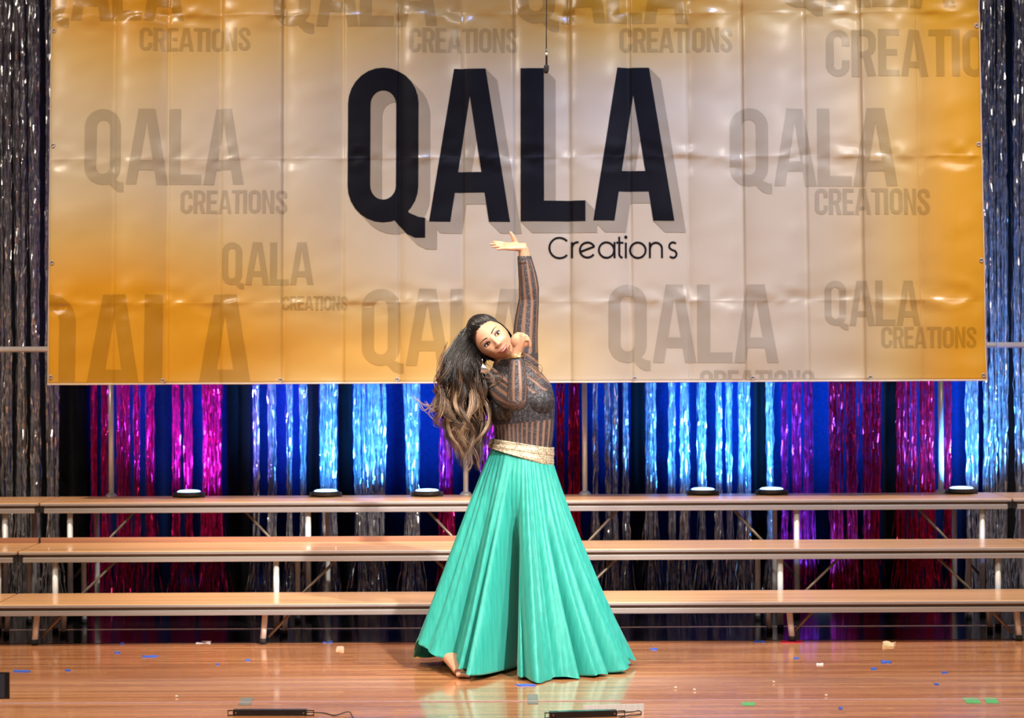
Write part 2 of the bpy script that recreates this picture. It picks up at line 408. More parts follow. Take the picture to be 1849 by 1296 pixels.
def riser(k):
    x0, x1 = SECX[k] + 0.004, SECX[k + 1] - 0.004
    r = empty('choral_riser', ((x0 + x1) / 2, D1 + 0.7, 0), SEC_LABEL[k], 'riser', 'three step risers across the stage')
    for t, (yf, z) in enumerate(TIER):
        bm = bmesh.new(); bm_box(bm, x0, x1, yf, yf + TD - 0.012, z - 0.014, z, 0.003)
        tr = from_bm('tread', bm, MAT['tread'], r)
        bm = bmesh.new(); bm_box(bm, x0 + 0.002, x1 - 0.002, yf - 0.006, yf + 0.004, z - 0.015, z - 0.003, 0.002)
        from_bm('nosing', bm, MAT['alu'], tr)
        bm = bmesh.new(); bm_box(bm, x0 + 0.012, x1 - 0.012, yf + 0.010, yf + 0.02, z - 0.030, z - 0.014)
        from_bm('fascia', bm, MAT['fascia'], tr)
        bm = bmesh.new()
        i0, i1 = x0 + 0.020, x1 - 0.020
        zt, zb = z - 0.029, z - 0.054
        bm_box(bm, i0, i1, yf + 0.000, yf + 0.026, zb, zt, 0.003)
        bm_box(bm, i0, i1, yf + TD - 0.045, yf + TD - 0.02, zb, zt, 0.003)
        bm_box(bm, i0, i0 + 0.025, yf + 0.026, yf + TD - 0.045, zb, zt)
        bm_box(bm, i1 - 0.025, i1, yf + 0.026, yf + TD - 0.045, zb, zt)
        from_bm('frame_rail', bm, MAT['alu'], r)
        # joint clamps between the sections
        for xe in (x0 + 0.008, x1 - 0.008):
            bm = bmesh.new(); bm_box(bm, xe - 0.011, xe + 0.011, yf + 0.004, yf + 0.06, zb + 0.004, z - 0.015, 0.002)
            from_bm('joint_clamp', bm, MAT['black'], r)
        for (px, sg) in LEGS[k].get(t, []):
            yl = yf + (0.105 if t == 0 else 0.05)
            x = WX(px, yl)
            if not (x0 < x < x1):
                continue
            for (yy, rr) in ((yl, 0.0145), (yf + TD - 0.07, 0.0135)):
                xx = x if yy == yl else x + 0.07 * (1 if x < 0 else -1)
                foot = xx - (0.012 if t == 0 else 0.0) * (1 if x < 0 else -1)
                bm = bmesh.new(); bm_tube(bm, [(xx, yy, zb + 0.002), (foot, yy, 0.018)], rr, 14)
                lg = from_bm('leg', bm, MAT['leg'], r, smooth=True)
                bm = bmesh.new(); bm_tube(bm, [(foot, yy, 0.026), (foot, yy, 0.001 if yy < 9.70 else 0.0035)], rr + 0.0012, 14)
                from_bm('rubber_foot', bm, MAT['rubber'], lg, smooth=True)
            if sg:
                h = [0.12, 0.28, 0.34][t]
                dx = [0.13, 0.30, 0.33][t] * sg
                bm = bmesh.new()
                bm_tube(bm, [(x + dx, yl + 0.02, zb + 0.005), (x + 0.01 * sg, yl + 0.02, zb - h)], 0.0075, 8)
                from_bm('brace', bm, MAT['brace'], r, smooth=True)
    if k in (0, 1):
        yb = D1 + 2 * TD - 0.006
        bm = bmesh.new(); bm_box(bm, x0 + 0.003, x1 - (0.0 if k == 0 else 0.02), yb, yb + 0.014, 0.352, 0.432, 0.002)
        from_bm('kick_board', bm, plain('kick_board_wood', (0.40, 0.18, 0.10), rough=0.4, var=0.2, scale=1, stretch=(1, 30, 30)), r)
    return r
for k in range(4):
    riser(k)

# back rails of the risers: posts with a flange on the top tread and a top rail
def guard_rail(x0, x1, posts, label):
    yb = D1 + 3 * TD - 0.035
    zt = 0.61
    r = empty('guard_rail', ((x0 + x1) / 2, yb, zt), label, 'railing', 'white metal rails along the back of the risers')
    bm = bmesh.new(); bm_tube(bm, [(x0, yb, 1.397), (x1, yb, 1.397)], 0.015, 12)
    from_bm('top_rail', bm, MAT['white'], r, smooth=True)
    for px in posts:
        x = WX(px, yb)
        bm = bmesh.new(); bm_tube(bm, [(x, yb, zt + 0.004), (x, yb, 1.390)], 0.014, 12)
        p = from_bm('post', bm, MAT['white'], r, smooth=True)
        bm = bmesh.new(); bm_tube(bm, [(x, yb, zt + 0.0005), (x, yb, zt + 0.006), (x, yb, zt + 0.02)], [0.034, 0.032, 0.018], 16)
        from_bm('flange', bm, MAT['alu'], p, smooth=True)
    return r
MAT['white'] = plain('white_enamelled_tube', (0.66, 0.64, 0.63), rough=0.3, metal=0.3, var=0.08, scale=8)
guard_rail(-4.85, -2.46, [-640, -40], 'white back rail of the riser at the left edge')
guard_rail(-2.40, 0.03, [200, 840], 'white back rail with posts left of the dancer')
guard_rail(0.10, 2.575, [1055, 1698], 'white back rail with posts right of the dancer')
guard_rail(2.585, 4.95, [1900], 'white back rail of the riser at the right edge')

# ------------------------------------------------------------------ uplights
LENS = emit('uplight_lens_glow', (0.40, 0.66, 1.0), 3.2)
def uplight(px, z, D, label, col, watts, tilt, aimx=0.0):
    p = Vector((WX(px, D), D, z))
    r = empty('uplight', p, label, 'uplight', 'round uplights aimed at the fringe')
    bm = bmesh.new()
    bm_tube(bm, [p + Vector((0, 0, q)) for q in (0.008, 0.012, 0.027, 0.030)], [0.060, 0.070, 0.072, 0.069], 32)
    body = from_bm('housing', bm, MAT['black'], r, smooth=False)
    bm = bmesh.new()
    bm_tube(bm, [p + Vector((0, 0, q)) for q in (0.029, 0.033, 0.037, 0.039)], [0.062, 0.060, 0.050, 0.030], 32)
    from_bm('lens', bm, LENS, r, smooth=True)
    bm = bmesh.new()
    bm_box(bm, p.x - 0.085, p.x - 0.068, p.y - 0.012, p.y + 0.012, p.z + 0.0, p.z + 0.024, 0.003)
    bm_box(bm, p.x + 0.068, p.x + 0.085, p.y - 0.012, p.y + 0.012, p.z + 0.0, p.z + 0.024, 0.003)
    bm_box(bm, p.x - 0.085, p.x + 0.085, p.y - 0.012, p.y + 0.012, p.z + 0.0005, p.z + 0.007, 0.002)
    from_bm('bracket', bm, MAT['black'], r)
    l = bpy.data.lights.new('uplight_beam', 'SPOT'); l.energy = watts; l.color = col
    l.spot_size = math.radians(100); l.spot_blend = 0.9; l.shadow_soft_size = 0.045
    o = bpy.data.objects.new('uplight_beam', l); COL.objects.link(o); o.parent = r
    o.location = (0, 0.003, 0.055)
    o.rotation_euler = Vector((aimx, tilt, 1.0)).to_track_quat('-Z', 'Y').to_euler()
    return r
BLUE = (0.04, 0.30, 1.0)
DU = 10.84
uplight(340, 0.61, DU, 'uplight in front of the bright magenta fringe, leftmost on the top tread', (0.20, 0.16, 1.0), 344, 1.25)
uplight(587, 0.61, DU, 'uplight on the top tread below the blue silver fringe, second from left', BLUE, 401, 1.25)
uplight(770, 0.61, DU, 'uplight on the top tread just left of the dancer\'s hair', BLUE, 401, 1.25)
uplight(1268, 0.61, DU, 'uplight on the top tread right of the dancer, nearest to her', BLUE, 401, 1.25)
uplight(1392, 0.61, DU, 'uplight on the top tread just left of the magenta fringe at right', BLUE, 401, 1.25)
uplight(1735, 0.61, DU, 'rightmost uplight on the top tread beside the white post', BLUE, 459, 1.25, 0.1)
uplight(1482, 0.003, 11.2, 'uplight on the stage floor behind the right riser', BLUE, 260, 0.4)

# ------------------------------------------------------------------ banner
DB = 10.40
BX0, BX1 = WX(87, DB), WX(1780, DB)
BZ0, BZ1 = 1.215, 3.72
creases = [WX(p, DB) for p in (87, 207, 305, 400, 512, 622, 722, 838, 932, 1032, 1142, 1245, 1345, 1460, 1560, 1665, 1780)]
csign = [0, 1, 1, 1, -1, 1, -0.7, 0.8, -1, 0.8, 1, -0.6, 1, 1, 1, -0.8, 0]
hcre = [W(900, p, DB).z for p in (285, 545, 25)]
def bdisp(x, z):
    """how far the vinyl stands out towards the hall"""
    x = np.asarray(x, dtype=float); z = np.asarray(z, dtype=float)
    d = np.zeros_like(x)
    for i in range(len(creases) - 1):
        a, b = creases[i], creases[i + 1]
        f = np.clip((x - a) / (b - a), 0, 1)
        inside = (x >= a) & (x < b)
        d = d + np.where(inside, 0.036 * (0.8 + 0.4 * math.sin(i * 2.3)) * np.sin(math.pi * f ** 0.8) ** 0.8, 0)
        if i > 0:
            d = d + csign[i] * 0.0030 * np.exp(-((x - a) / 0.010) ** 2) + csign[i] * 0.0075 * np.tanh((x - a) / 0.007) * np.exp(-np.abs(x - a) / 0.085)
    for h, zc in enumerate(hcre):
        e = np.exp(-((z - zc) / 0.075) ** 2)
        d = d + 0.0080 * e * vnoise(x * 7.0 + 9 * h, z * 22 + x * 4)
        d = d + 0.0042 * e * vnoise(x * 14.0 + 3 * h, z * 34 - x * 9)
        d = d + 0.004 * np.exp(-np.abs(z - zc) / 0.012) * (0.5 + 0.5 * vnoise(x * 5 + h, z * 0))
    low = np.exp(-((z - BZ0) / 0.30) ** 2)
    d = d + 0.012 * low * vnoise(x * 3.3 + 2.5 * z, z * 7 + 3 - x * 1.2)
    d = d + 0.0035 * vnoise(x * 3.0 + 4 + z, z * 5.0 - x * 2) + 0.0022 * vnoise(x * 9 + 2 * z, z * 13 + 5 - 4 * x)
    hem = np.clip((z - BZ0) / 0.025, 0, 1)
    return d + 0.003 * (1 - hem)
def bpos(x, z, lift=0.0):
    t = (z - BZ0) / (BZ1 - BZ0)
    k = 1.0 - 0.008 * t
    y = DB - 0.03 + 0.08 * t - bdisp(x, z) - lift
    return np.stack([x * k, y, z - 0.010 * 0], -1)

XS = np.unique(np.round(np.concatenate([np.linspace(BX0, BX1, 389)] + [np.array(creases[1:-1]) + q for q in (-0.015, -0.009, -0.0045, 0.0, 0.0045, 0.009, 0.015)]), 5)); ZS = np.unique(np.round(np.concatenate([np.linspace(BZ0, BZ1, 127)] + [np.array(hcre) + q for q in (-0.012, -0.006, 0.0, 0.006, 0.012)]), 5))

def banner_mat(name, mul=1.0, black=None, rough=0.30):
    m, nt, b = new_mat(name)
    L = nt.links.new
    if black is None:
        tc = N(nt, 'ShaderNodeTexCoord'); sp = N(nt, 'ShaderNodeSeparateXYZ'); L(tc.outputs['Object'], sp.inputs[0])
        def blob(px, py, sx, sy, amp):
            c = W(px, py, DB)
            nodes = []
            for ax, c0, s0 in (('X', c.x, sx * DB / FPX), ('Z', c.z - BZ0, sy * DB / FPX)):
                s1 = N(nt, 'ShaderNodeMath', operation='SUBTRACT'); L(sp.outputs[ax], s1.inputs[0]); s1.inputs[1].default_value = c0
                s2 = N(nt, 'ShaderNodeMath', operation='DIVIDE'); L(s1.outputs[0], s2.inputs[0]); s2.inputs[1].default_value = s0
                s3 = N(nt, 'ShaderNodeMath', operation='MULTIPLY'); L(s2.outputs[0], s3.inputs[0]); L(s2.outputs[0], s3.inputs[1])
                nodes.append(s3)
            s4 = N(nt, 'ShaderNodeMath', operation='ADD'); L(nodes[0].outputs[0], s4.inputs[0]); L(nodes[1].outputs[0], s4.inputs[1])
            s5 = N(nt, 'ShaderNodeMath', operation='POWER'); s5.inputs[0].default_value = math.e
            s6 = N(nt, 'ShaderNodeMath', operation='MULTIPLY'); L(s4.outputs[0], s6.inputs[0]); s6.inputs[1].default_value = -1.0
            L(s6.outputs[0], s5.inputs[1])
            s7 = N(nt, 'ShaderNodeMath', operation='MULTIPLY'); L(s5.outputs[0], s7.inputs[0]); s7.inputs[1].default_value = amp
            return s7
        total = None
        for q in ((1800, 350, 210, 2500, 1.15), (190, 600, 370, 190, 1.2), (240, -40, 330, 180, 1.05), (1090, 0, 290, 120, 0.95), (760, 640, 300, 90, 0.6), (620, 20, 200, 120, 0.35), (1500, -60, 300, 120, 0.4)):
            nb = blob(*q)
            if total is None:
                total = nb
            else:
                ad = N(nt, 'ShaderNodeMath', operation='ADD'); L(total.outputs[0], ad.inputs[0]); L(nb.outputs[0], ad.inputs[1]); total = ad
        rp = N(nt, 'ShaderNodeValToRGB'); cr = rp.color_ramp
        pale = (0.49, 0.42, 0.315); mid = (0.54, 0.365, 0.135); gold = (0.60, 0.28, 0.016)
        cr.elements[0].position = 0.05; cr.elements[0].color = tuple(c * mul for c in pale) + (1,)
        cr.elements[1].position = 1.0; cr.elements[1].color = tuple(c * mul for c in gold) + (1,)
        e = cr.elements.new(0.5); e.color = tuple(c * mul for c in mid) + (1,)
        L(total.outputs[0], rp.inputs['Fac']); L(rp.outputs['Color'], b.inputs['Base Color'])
    else:
        b.inputs['Base Color'].default_value = tuple(black) + (1,)
    b.inputs['Roughness'].default_value = rough
    b.inputs['Specular IOR Level'].default_value = 0.6 if black is None else 0.12
    return m
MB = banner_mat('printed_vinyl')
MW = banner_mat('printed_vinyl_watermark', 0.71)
MS = banner_mat('printed_vinyl_letter_shadow', 0.60)
MK = banner_mat('printed_vinyl_black', black=(0.004, 0.004, 0.007), rough=0.55)
MH = plain('light_catching_hem', (0.66, 0.55, 0.45), rough=0.35, var=0.05)

banner = empty('banner', (0, DB, BZ0), 'large gold and beige vinyl banner with black QALA Creations lettering above the risers', 'banner')
X, Z = np.meshgrid(XS, ZS)
V = bpos(X, Z).reshape(-1, 3); w_ = len(XS)
F = [(j * w_ + i, j * w_ + i + 1, (j + 1) * w_ + i + 1, (j + 1) * w_ + i) for j in range(len(ZS) - 1) for i in range(w_ - 1)]
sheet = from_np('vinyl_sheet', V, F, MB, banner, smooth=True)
sm = sheet.modifiers.new('thickness', 'SOLIDIFY'); sm.thickness = 0.0012; sm.offset = -1.0
# (front faces look at the hall: the sheet thickens backwards)

# --- lettering: flat print laid on the vinyl
def strip(path, w, closed=False):
    """mitred band of width w along a 2D path, as quads"""
    P = [np.array(p, dtype=float) for p in path]
    n = len(P); L_, R_ = [], []
    for i in range(n):
        a = P[(i - 1) % n] if (closed or i > 0) else None
        c = P[(i + 1) % n] if (closed or i < n - 1) else None
        d1 = (P[i] - a) if a is not None else (c - P[i]); d2 = (c - P[i]) if c is not None else (P[i] - a)
        d1 = d1 / (np.linalg.norm(d1) + 1e-9); d2 = d2 / (np.linalg.norm(d2) + 1e-9)
        n1 = np.array((-d1[1], d1[0])); n2 = np.array((-d2[1], d2[0]))
        m_ = n1 + n2; m_ = m_ / (np.linalg.norm(m_) + 1e-9)
        s_ = w / 2 / max(0.35, float(m_ @ n1))
        L_.append(P[i] + m_ * s_); R_.append(P[i] - m_ * s_)
    out = []
    for i in range(n if closed else n - 1):
        j = (i + 1) % n
        out.append([L_[i], R_[i], R_[j], L_[j]])
    return out

def arc(cx, cy, rx, ry, a0, a1, n=10):
    return [(cx + rx * math.cos(math.radians(a0 + (a1 - a0) * i / n)), cy + ry * math.sin(math.radians(a0 + (a1 - a0) * i / n))) for i in range(n + 1)]

SW = 0.147
def stadium(w, r=None):
    h = SW / 2; x0, x1 = h, w - h; r = (x1 - x0) / 2; cy1 = 1 - h - r * 1.05; cy0 = h + r * 1.05
    cx = (x0 + x1) / 2
    return arc(cx, cy1, r, r * 1.05, 0, 180, 14) + arc(cx, cy0, r, r * 1.05, 180, 360, 14)
def glyph(ch):
    """polygons of a condensed capital of height 1, and its advance"""
    R = lambda x0, y0, x1, y1: [(x0, y0), (x1, y0), (x1, y1), (x0, y1)]
    if ch in 'OQ':
        g = strip(stadium(0.46), SW, True)
        if ch == 'Q':
            g += [[(0.25, 0.075), (0.33, -0.015), (0.40, 0.155 * 0.4), (0.36, 0.12)], [(0.33, -0.015), (0.385, -0.075), (0.46, 0.035), (0.40, 0.062)], [(0.385, -0.075), (0.44, -0.10), (0.505, -0.10), (0.505, 0.028), (0.46, 0.035)]]
        return g, (0.53 if ch == 'Q' else 0.505)
    if ch == 'A':
        g = [[(0, 0), (0.137, 0), (0.2625, 0.82), (0.2625, 1), (0.16, 1)], [(0.525, 0), (0.365, 1), (0.2625, 1), (0.2625, 0.82), (0.388, 0)]]
        g += [[(0.165, 0.19), (0.36, 0.19), (0.34, 0.325), (0.185, 0.325)]]
        return g, 0.535
    if ch == 'L':
        return [R(0, 0, 0.152, 1), R(0.152, 0, 0.42, 0.135)], 0.44
    if ch == 'E':
        return [R(0, 0, 0.15, 1), R(0.15, 0, 0.40, 0.135), R(0.15, 0.44, 0.36, 0.575), R(0.15, 0.865, 0.40, 1)], 0.43
    if ch == 'T':
        return [R(0.135, 0, 0.285, 0.865), R(0, 0.865, 0.42, 1)], 0.43
    if ch == 'I':
        return [R(0, 0, 0.15, 1)], 0.20
    if ch == 'N':
        return [R(0, 0, 0.135, 1), R(0.305, 0, 0.44, 1), [(0.135, 1), (0.135, 0.70), (0.305, 0), (0.305, 0.30)]], 0.49
    if ch == 'C':
        p = stadium(0.45)
        h = SW / 2; xr = 0.45 - h
        top = arc(0.225, 1 - h - 0.159, 0.1515, 0.159, 0, 180, 14); bot = arc(0.225, h + 0.159, 0.1515, 0.159, 180, 360, 14)
        return strip([(xr, 0.65)] + top + bot + [(xr, 0.35)], SW), 0.485
    if ch == 'R':
        g = [R(0, 0, 0.15, 1)]
        g += strip([(0.15, 0.933)] + arc(0.22, 0.78, 0.15, 0.153, 90, 0, 8) + arc(0.22, 0.62, 0.15, 0.150, 0, -90, 8) + [(0.15, 0.47)], 0.135)
        g += [[(0.20, 0.44), (0.285, 0), (0.44, 0), (0.335, 0.46)]]
        return g, 0.48
    if ch == 'S':
        p = [(0.36, 0.66)] + arc(0.215, 0.775, 0.145, 0.155, 0, 180, 12) + [(0.085, 0.69), (0.16, 0.58), (0.28, 0.44), (0.345, 0.33)] + arc(0.215, 0.225, 0.145, 0.155, 0, -180, 12) + [(0.07, 0.33)]
        return strip(p, 0.138), 0.45
    return [], 0.3

CLIP = (BX0 + 0.004, BX1 - 0.004, BZ0 + 0.004, BZ1 - 0.01)
def print_polys(name, polys, mat, lift, merge=True):
    """polys in banner-plane metres; cut on the vinyl's own grid so that the print follows every crease"""
    bm = bmesh.new()
    pv, pf = [], []
    for p in polys:
        p = [(float(q[0]), float(q[1])) for q in p]
        if sum(p[i][0] * p[(i + 1) % len(p)][1] - p[(i + 1) % len(p)][0] * p[i][1] for i in range(len(p))) < 0:
            p = p[::-1]
        pf.append(list(range(len(pv), len(pv) + len(p)))); pv += [Vector(q) for q in p]
    if merge:
        cv, ce, cf, ov, oe, of_ = delaunay_2d_cdt(pv, [], pf, 0, 1e-5)
    else:
        cv, cf, of_ = pv, pf, [(0,)] * len(pf)
    nvs = [bm.verts.new((q[0], q[1], 0)) for q in cv]
    for f, src in zip(cf, of_):
        if len(src):
            bm.faces.new([nvs[i] for i in f])
    bmesh.ops.delete(bm, geom=[v for v in bm.verts if not v.link_faces], context='VERTS')
    for co, no in (((CLIP[0], 0, 0), (-1, 0, 0)), ((CLIP[1], 0, 0), (1, 0, 0)), ((0, CLIP[2], 0), (0, -1, 0)), ((0, CLIP[3], 0), (0, 1, 0))):
        bmesh.ops.bisect_plane(bm, geom=bm.verts[:] + bm.edges[:] + bm.faces[:], plane_co=co, plane_no=no, clear_outer=True)
    if not bm.verts:
        bm.free(); return None
    xs = [v.co.x for v in bm.verts]; ys = [v.co.y for v in bm.verts]
    for g in XS:
        if min(xs) < g < max(xs):
            bmesh.ops.bisect_plane(bm, geom=bm.verts[:] + bm.edges[:] + bm.faces[:], plane_co=(g, 0, 0), plane_no=(1, 0, 0))
    for g in ZS:
        if min(ys) < g < max(ys):
            bmesh.ops.bisect_plane(bm, geom=bm.verts[:] + bm.edges[:] + bm.faces[:], plane_co=(0, g, 0), plane_no=(0, 1, 0))
    co = np.array([v.co[:] for v in bm.verts])
    q = bpos(co[:, 0], co[:, 1], lift)
    for v, c in zip(bm.verts, q):
        v.co = c
    for f in bm.faces:
        f.normal_update()
        if f.normal.y > 0:
            f.normal_flip()
    o = from_bm(name, bm, mat, banner, smooth=True, recalc=False)
    return o

def text_polys(text, px0, px1, ytop, ybase):
    """capitals set between two pixel columns of the banner"""
    pen = 0; raw = []
    for ch in text:
        g, adv = glyph(ch)
        raw += [[(x + pen, y) for x, y in p] for p in g]
        pen += adv
    last = max(x for p in raw for x, y in p)
    out = []
    for p in raw:
        q = []
        for x, y in p:
            c = W(px0 + (px1 - px0) * x / last, ybase + (ytop - ybase) * y, DB)
            q.append((c.x, c.z))
        out.append(q)
    return out

WM = [('QALA', 51, 327, -98, 37), ('CREATIONS', 249, 450, 50, 92), ('QALA', 491, 789, -93, 47), ('CREATIONS', 738, 935, 51, 95), ('QALA', 932, 1245, -105, 42),
      ('CREATIONS', 1120, 1325, 50, 94), ('QALA', 1410, 1731, -136, 13), ('CREATIONS', 1495, 1880, 53, 138), ('QALA', 151, 440, 197, 334), ('CREATIONS', 325, 518, 344, 386),
      ('QALA', 401, 567, 438, 515), ('CREATIONS', 510, 628, 535, 560), ('QALA', 45, 462, 532, 732), ('QALA', 654, 958, 522, 660), ('QALA', 1098, 1403, 514, 655),
      ('CREATIONS', 1262, 1468, 668, 712), ('QALA', 1488, 1660, 507, 588), ('CREATIONS', 1588, 1761, 590, 628), ('QALA', 1319, 1621, 196, 337), ('CREATIONS', 1472, 1680, 341, 388)]
for t_ in WM:
    o = print_polys('watermark_print', text_polys(*t_), MW, 0.0010)
# main wordmark: soft block shadow down to the right, then the black letters
main = []
MAINL = [('Q', 627, 768, 122, 402), ('A', 775, 921, 124, 401), ('L', 940, 1057, 123, 400), ('A', 1071, 1218, 122, 399)]
for ch, p0, p1, yt, yb in MAINL:
    main.append(text_polys(ch, p0, p1, yt, yb))
off = (W(21, 21, DB) - W(0, 0, DB))
shadow = []
for polys in main:
    for p in polys:
        n = len(p)
        for i in range(n):
            a, b = np.array(p[i]), np.array(p[(i + 1) % n])
            o2 = np.array((off.x, off.z))
            shadow.append([a, b, b + o2, a + o2])
        shadow.append([np.array(q) + np.array((off.x, off.z)) for q in p])
print_polys('letter_shadow_print', shadow, MS, 0.0016)
for polys in main:
    print_polys('letter_print', polys, MK, 0.0025)
# thin round lower-case word below (zoom coordinates: 2.88 x from 600,400)
def Z2(pts):
    out = []
    for x, y in pts:
        c = W(600 + x / 2.88, 400 + y / 2.88, DB); out.append((c.x, c.z))
    return out
def zarc(cx, cy, r, a0, a1, n=18):
    return [(cx + r * math.cos(math.radians(a0 + (a1 - a0) * i / n)), cy - r * math.sin(math.radians(a0 + (a1 - a0) * i / n))) for i in range(n + 1)]
lw = 10.5 / 2.88 * DB / FPX
def st(pts, closed=False):
    return strip(Z2(pts), lw, closed)
print_polys('letter_print', st(zarc(1182, 138, 53, 42, 318, 26)), MK, 0.0020, False)
print_polys('letter_print', st([(1246, 108), (1246, 192)]) + st([(1246, 135)] + zarc(1275, 137, 28, 170, 80, 8)), MK, 0.0020, False)
print_polys('letter_print', st([(1287, 160), (1362, 132)] ) + st(zarc(1326, 150, 39, 25, 325, 24)), MK, 0.0020, False)
print_polys('letter_print', st(zarc(1425, 150, 40, 0, 352, 26), True) + st([(1467, 108), (1467, 192)]), MK, 0.0020, False)
print_polys('letter_print', st([(1492, 80), (1492, 165)] + zarc(1510, 170, 18, 180, 270, 6)) + st([(1476, 111), (1514, 111)]), MK, 0.0020, False)
print_polys('letter_print', st([(1527, 110), (1527, 191)]) + st(zarc(1527, 82, 3.5, 0, 330, 8), True), MK, 0.0020, False)
print_polys('letter_print', st(zarc(1589, 150, 40, 0, 352, 26), True), MK, 0.0020, False)
print_polys('letter_print', st([(1651, 108), (1651, 191)]) + st([(1651, 140)] + zarc(1683, 142, 31, 180, 0, 12) + [(1714, 191)]), MK, 0.0020, False)
print_polys('letter_print', st(zarc(1772, 129, 20, 40, 215, 10) + [(1768, 149), (1782, 153)] + zarc(1771, 170, 19, 40, -145, 10)), MK, 0.0020, False)
# hem strips along bottom and sides, pale to paint the edge catching light; eyelets
def hemstrip(x0, x1, z0, z1, n, along):
    if along == 'x':
        xs = np.linspace(x0, x1, n); rows = [bpos(xs, np.full(n, z), 0.0022) for z in (z0, z1)]
    else:
        zs = np.linspace(z0, z1, n); rows = [bpos(np.full(n, x), zs, 0.0022) for x in (x1, x0)]
    Vv = np.concatenate(rows); Ff = [(i, i + 1, n + i + 1, n + i) for i in range(n - 1)]
    return from_np('hem_line', Vv, Ff, MH, banner, smooth=True)
hemstrip(BX0 + 0.002, BX1 - 0.002, BZ0 + 0.002, BZ0 + 0.009, 389, 'x')
hemstrip(BX0 + 0.004, BX0 + 0.008, BZ0 + 0.01, BZ1 - 0.01, 127, 'z')
hemstrip(BX1 - 0.008, BX1 - 0.004, BZ0 + 0.01, BZ1 - 0.01, 127, 'z')
ringme = None
eyel = [(W(p, 687, DB).x, BZ0 + 0.020) for p in (296, 508, 718, 930, 1145, 1357, 1568)]
eyel += [(BX0 + 0.022, W(0, p, DB).z) for p in (55, 263, 475, 681)] + [(BX1 - 0.022, W(1849, p, DB).z) for p in (45, 260, 470, 677)]
for (ex, ez) in eyel:
    c = bpos(np.array([ex]), np.array([ez]), 0.0035)[0]
    if ringme is None:
        bm = bmesh.new()
        n1, n2 = 20, 8
        ring = [[bm.verts.new(((0.0085 + 0.0032 * math.cos(2 * math.pi * j / n2)) * math.cos(2 * math.pi * i / n1), 0.0022 * math.sin(2 * math.pi * j / n2), (0.0085 + 0.0032 * math.cos(2 * math.pi * j / n2)) * math.sin(2 * math.pi * i / n1))) for j in range(n2)] for i in range(n1)]
        for i in range(n1):
            for j in range(n2):
                bm.faces.new((ring[i][j], ring[(i + 1) % n1][j], ring[(i + 1) % n1][(j + 1) % n2], ring[i][(j + 1) % n2]))
        bmesh.ops.recalc_face_normals(bm, faces=bm.faces)
        ringme = bpy.data.meshes.new('eyelet'); bm.to_mesh(ringme); bm.free()
        ringme.materials.append(MAT['alu'])
        ringme.polygons.foreach_set('use_smooth', np.ones(len(ringme.polygons), dtype=bool))
    o = bpy.data.objects.new('eyelet', ringme); COL.objects.link(o); o.parent = banner
    o.location = Vector(c) - banner.location
# batten pipe the banner is tied to (above the frame)
bm = bmesh.new(); bm_tube(bm, [(-3.4, DB + 0.06, 3.80), (3.4, DB + 0.06, 3.80)], 0.024, 14)
tagit(from_bm('batten_pipe', bm, MAT['black'], base=(0, DB + 0.06, 3.80), smooth=True), 'black pipe batten that carries the banner above the frame', 'pipe')

# ------------------------------------------------------------------ hanging microphone
DM = 8.6
mp_ = W(986, 124, DM)
mic = empty('hanging_microphone', mp_, 'small black choir microphone hanging on a thin cable in front of the banner', 'microphone')
bm = bmesh.new(); bm_tube(bm, [W(988, -420, DM), W(987, 0, DM), W(986.5, 60, DM), W(986.5, 88, DM)], 0.0020, 8)
from_bm('cable', bm, MAT['rubber'], mic, smooth=True)
bm = bmesh.new(); bm_tube(bm, [W(986.5, 86, DM), W(986.7, 93, DM), W(986.8, 118, DM)], [0.0028, 0.0042, 0.0044], 14)
from_bm('body', bm, plain('dark_grey_metal', (0.10, 0.10, 0.11), 0.35, 0.7), mic, smooth=True)
bm = bmesh.new(); bm_tube(bm, [W(986.7, 95, DM), W(986.7, 100.5, DM)], 0.0052, 14)
from_bm('clip_ring', bm, MAT['leg'], mic, smooth=True)
bm = bmesh.new()
bm_tube(bm, [W(987, 116.5, DM), W(987, 118, DM), W(986.6, 122, DM), W(986, 127, DM), W(985.6, 131, DM), W(985.4, 132.6, DM)], [0.004, 0.0098, 0.0112, 0.0118, 0.0092, 0.004], 18)
from_bm('foam_windscreen', bm, plain('black_foam', (0.025, 0.025, 0.03), 0.95, var=0.4, scale=500), mic, smooth=True)

# ------------------------------------------------------------------ the dancer
DD = 8.90
def P(px, py, dy=0.0):
    return W(px, py, DD + dy)
def PV(px, py, dy=0.0):
    return np.array(P(px, py, dy))

person = empty('person', (P(938, 1210).x, DD, 0.0), 'dancer in sheer black top and long teal skirt leaning back with one arm raised', 'person')

# head frame: top of the head tips to the left of the picture
HU = Vector((-0.72, 0.02, 0.69)).normalized()
HF = Vector((0.04, -1.0, 0.03)); HF = (HF - HU * HF.dot(HU)).normalized()
HR = HF.cross(HU).normalized()            # towards the upper right of the picture
if HR.x < 0: HR = -HR
HC = P(889.5, 611.5, -0.13) - HF * 0.085
HB = np.array([HR, HU, HF])
def h2w(q):
    return np.array(HC) + np.asarray(q) @ HB

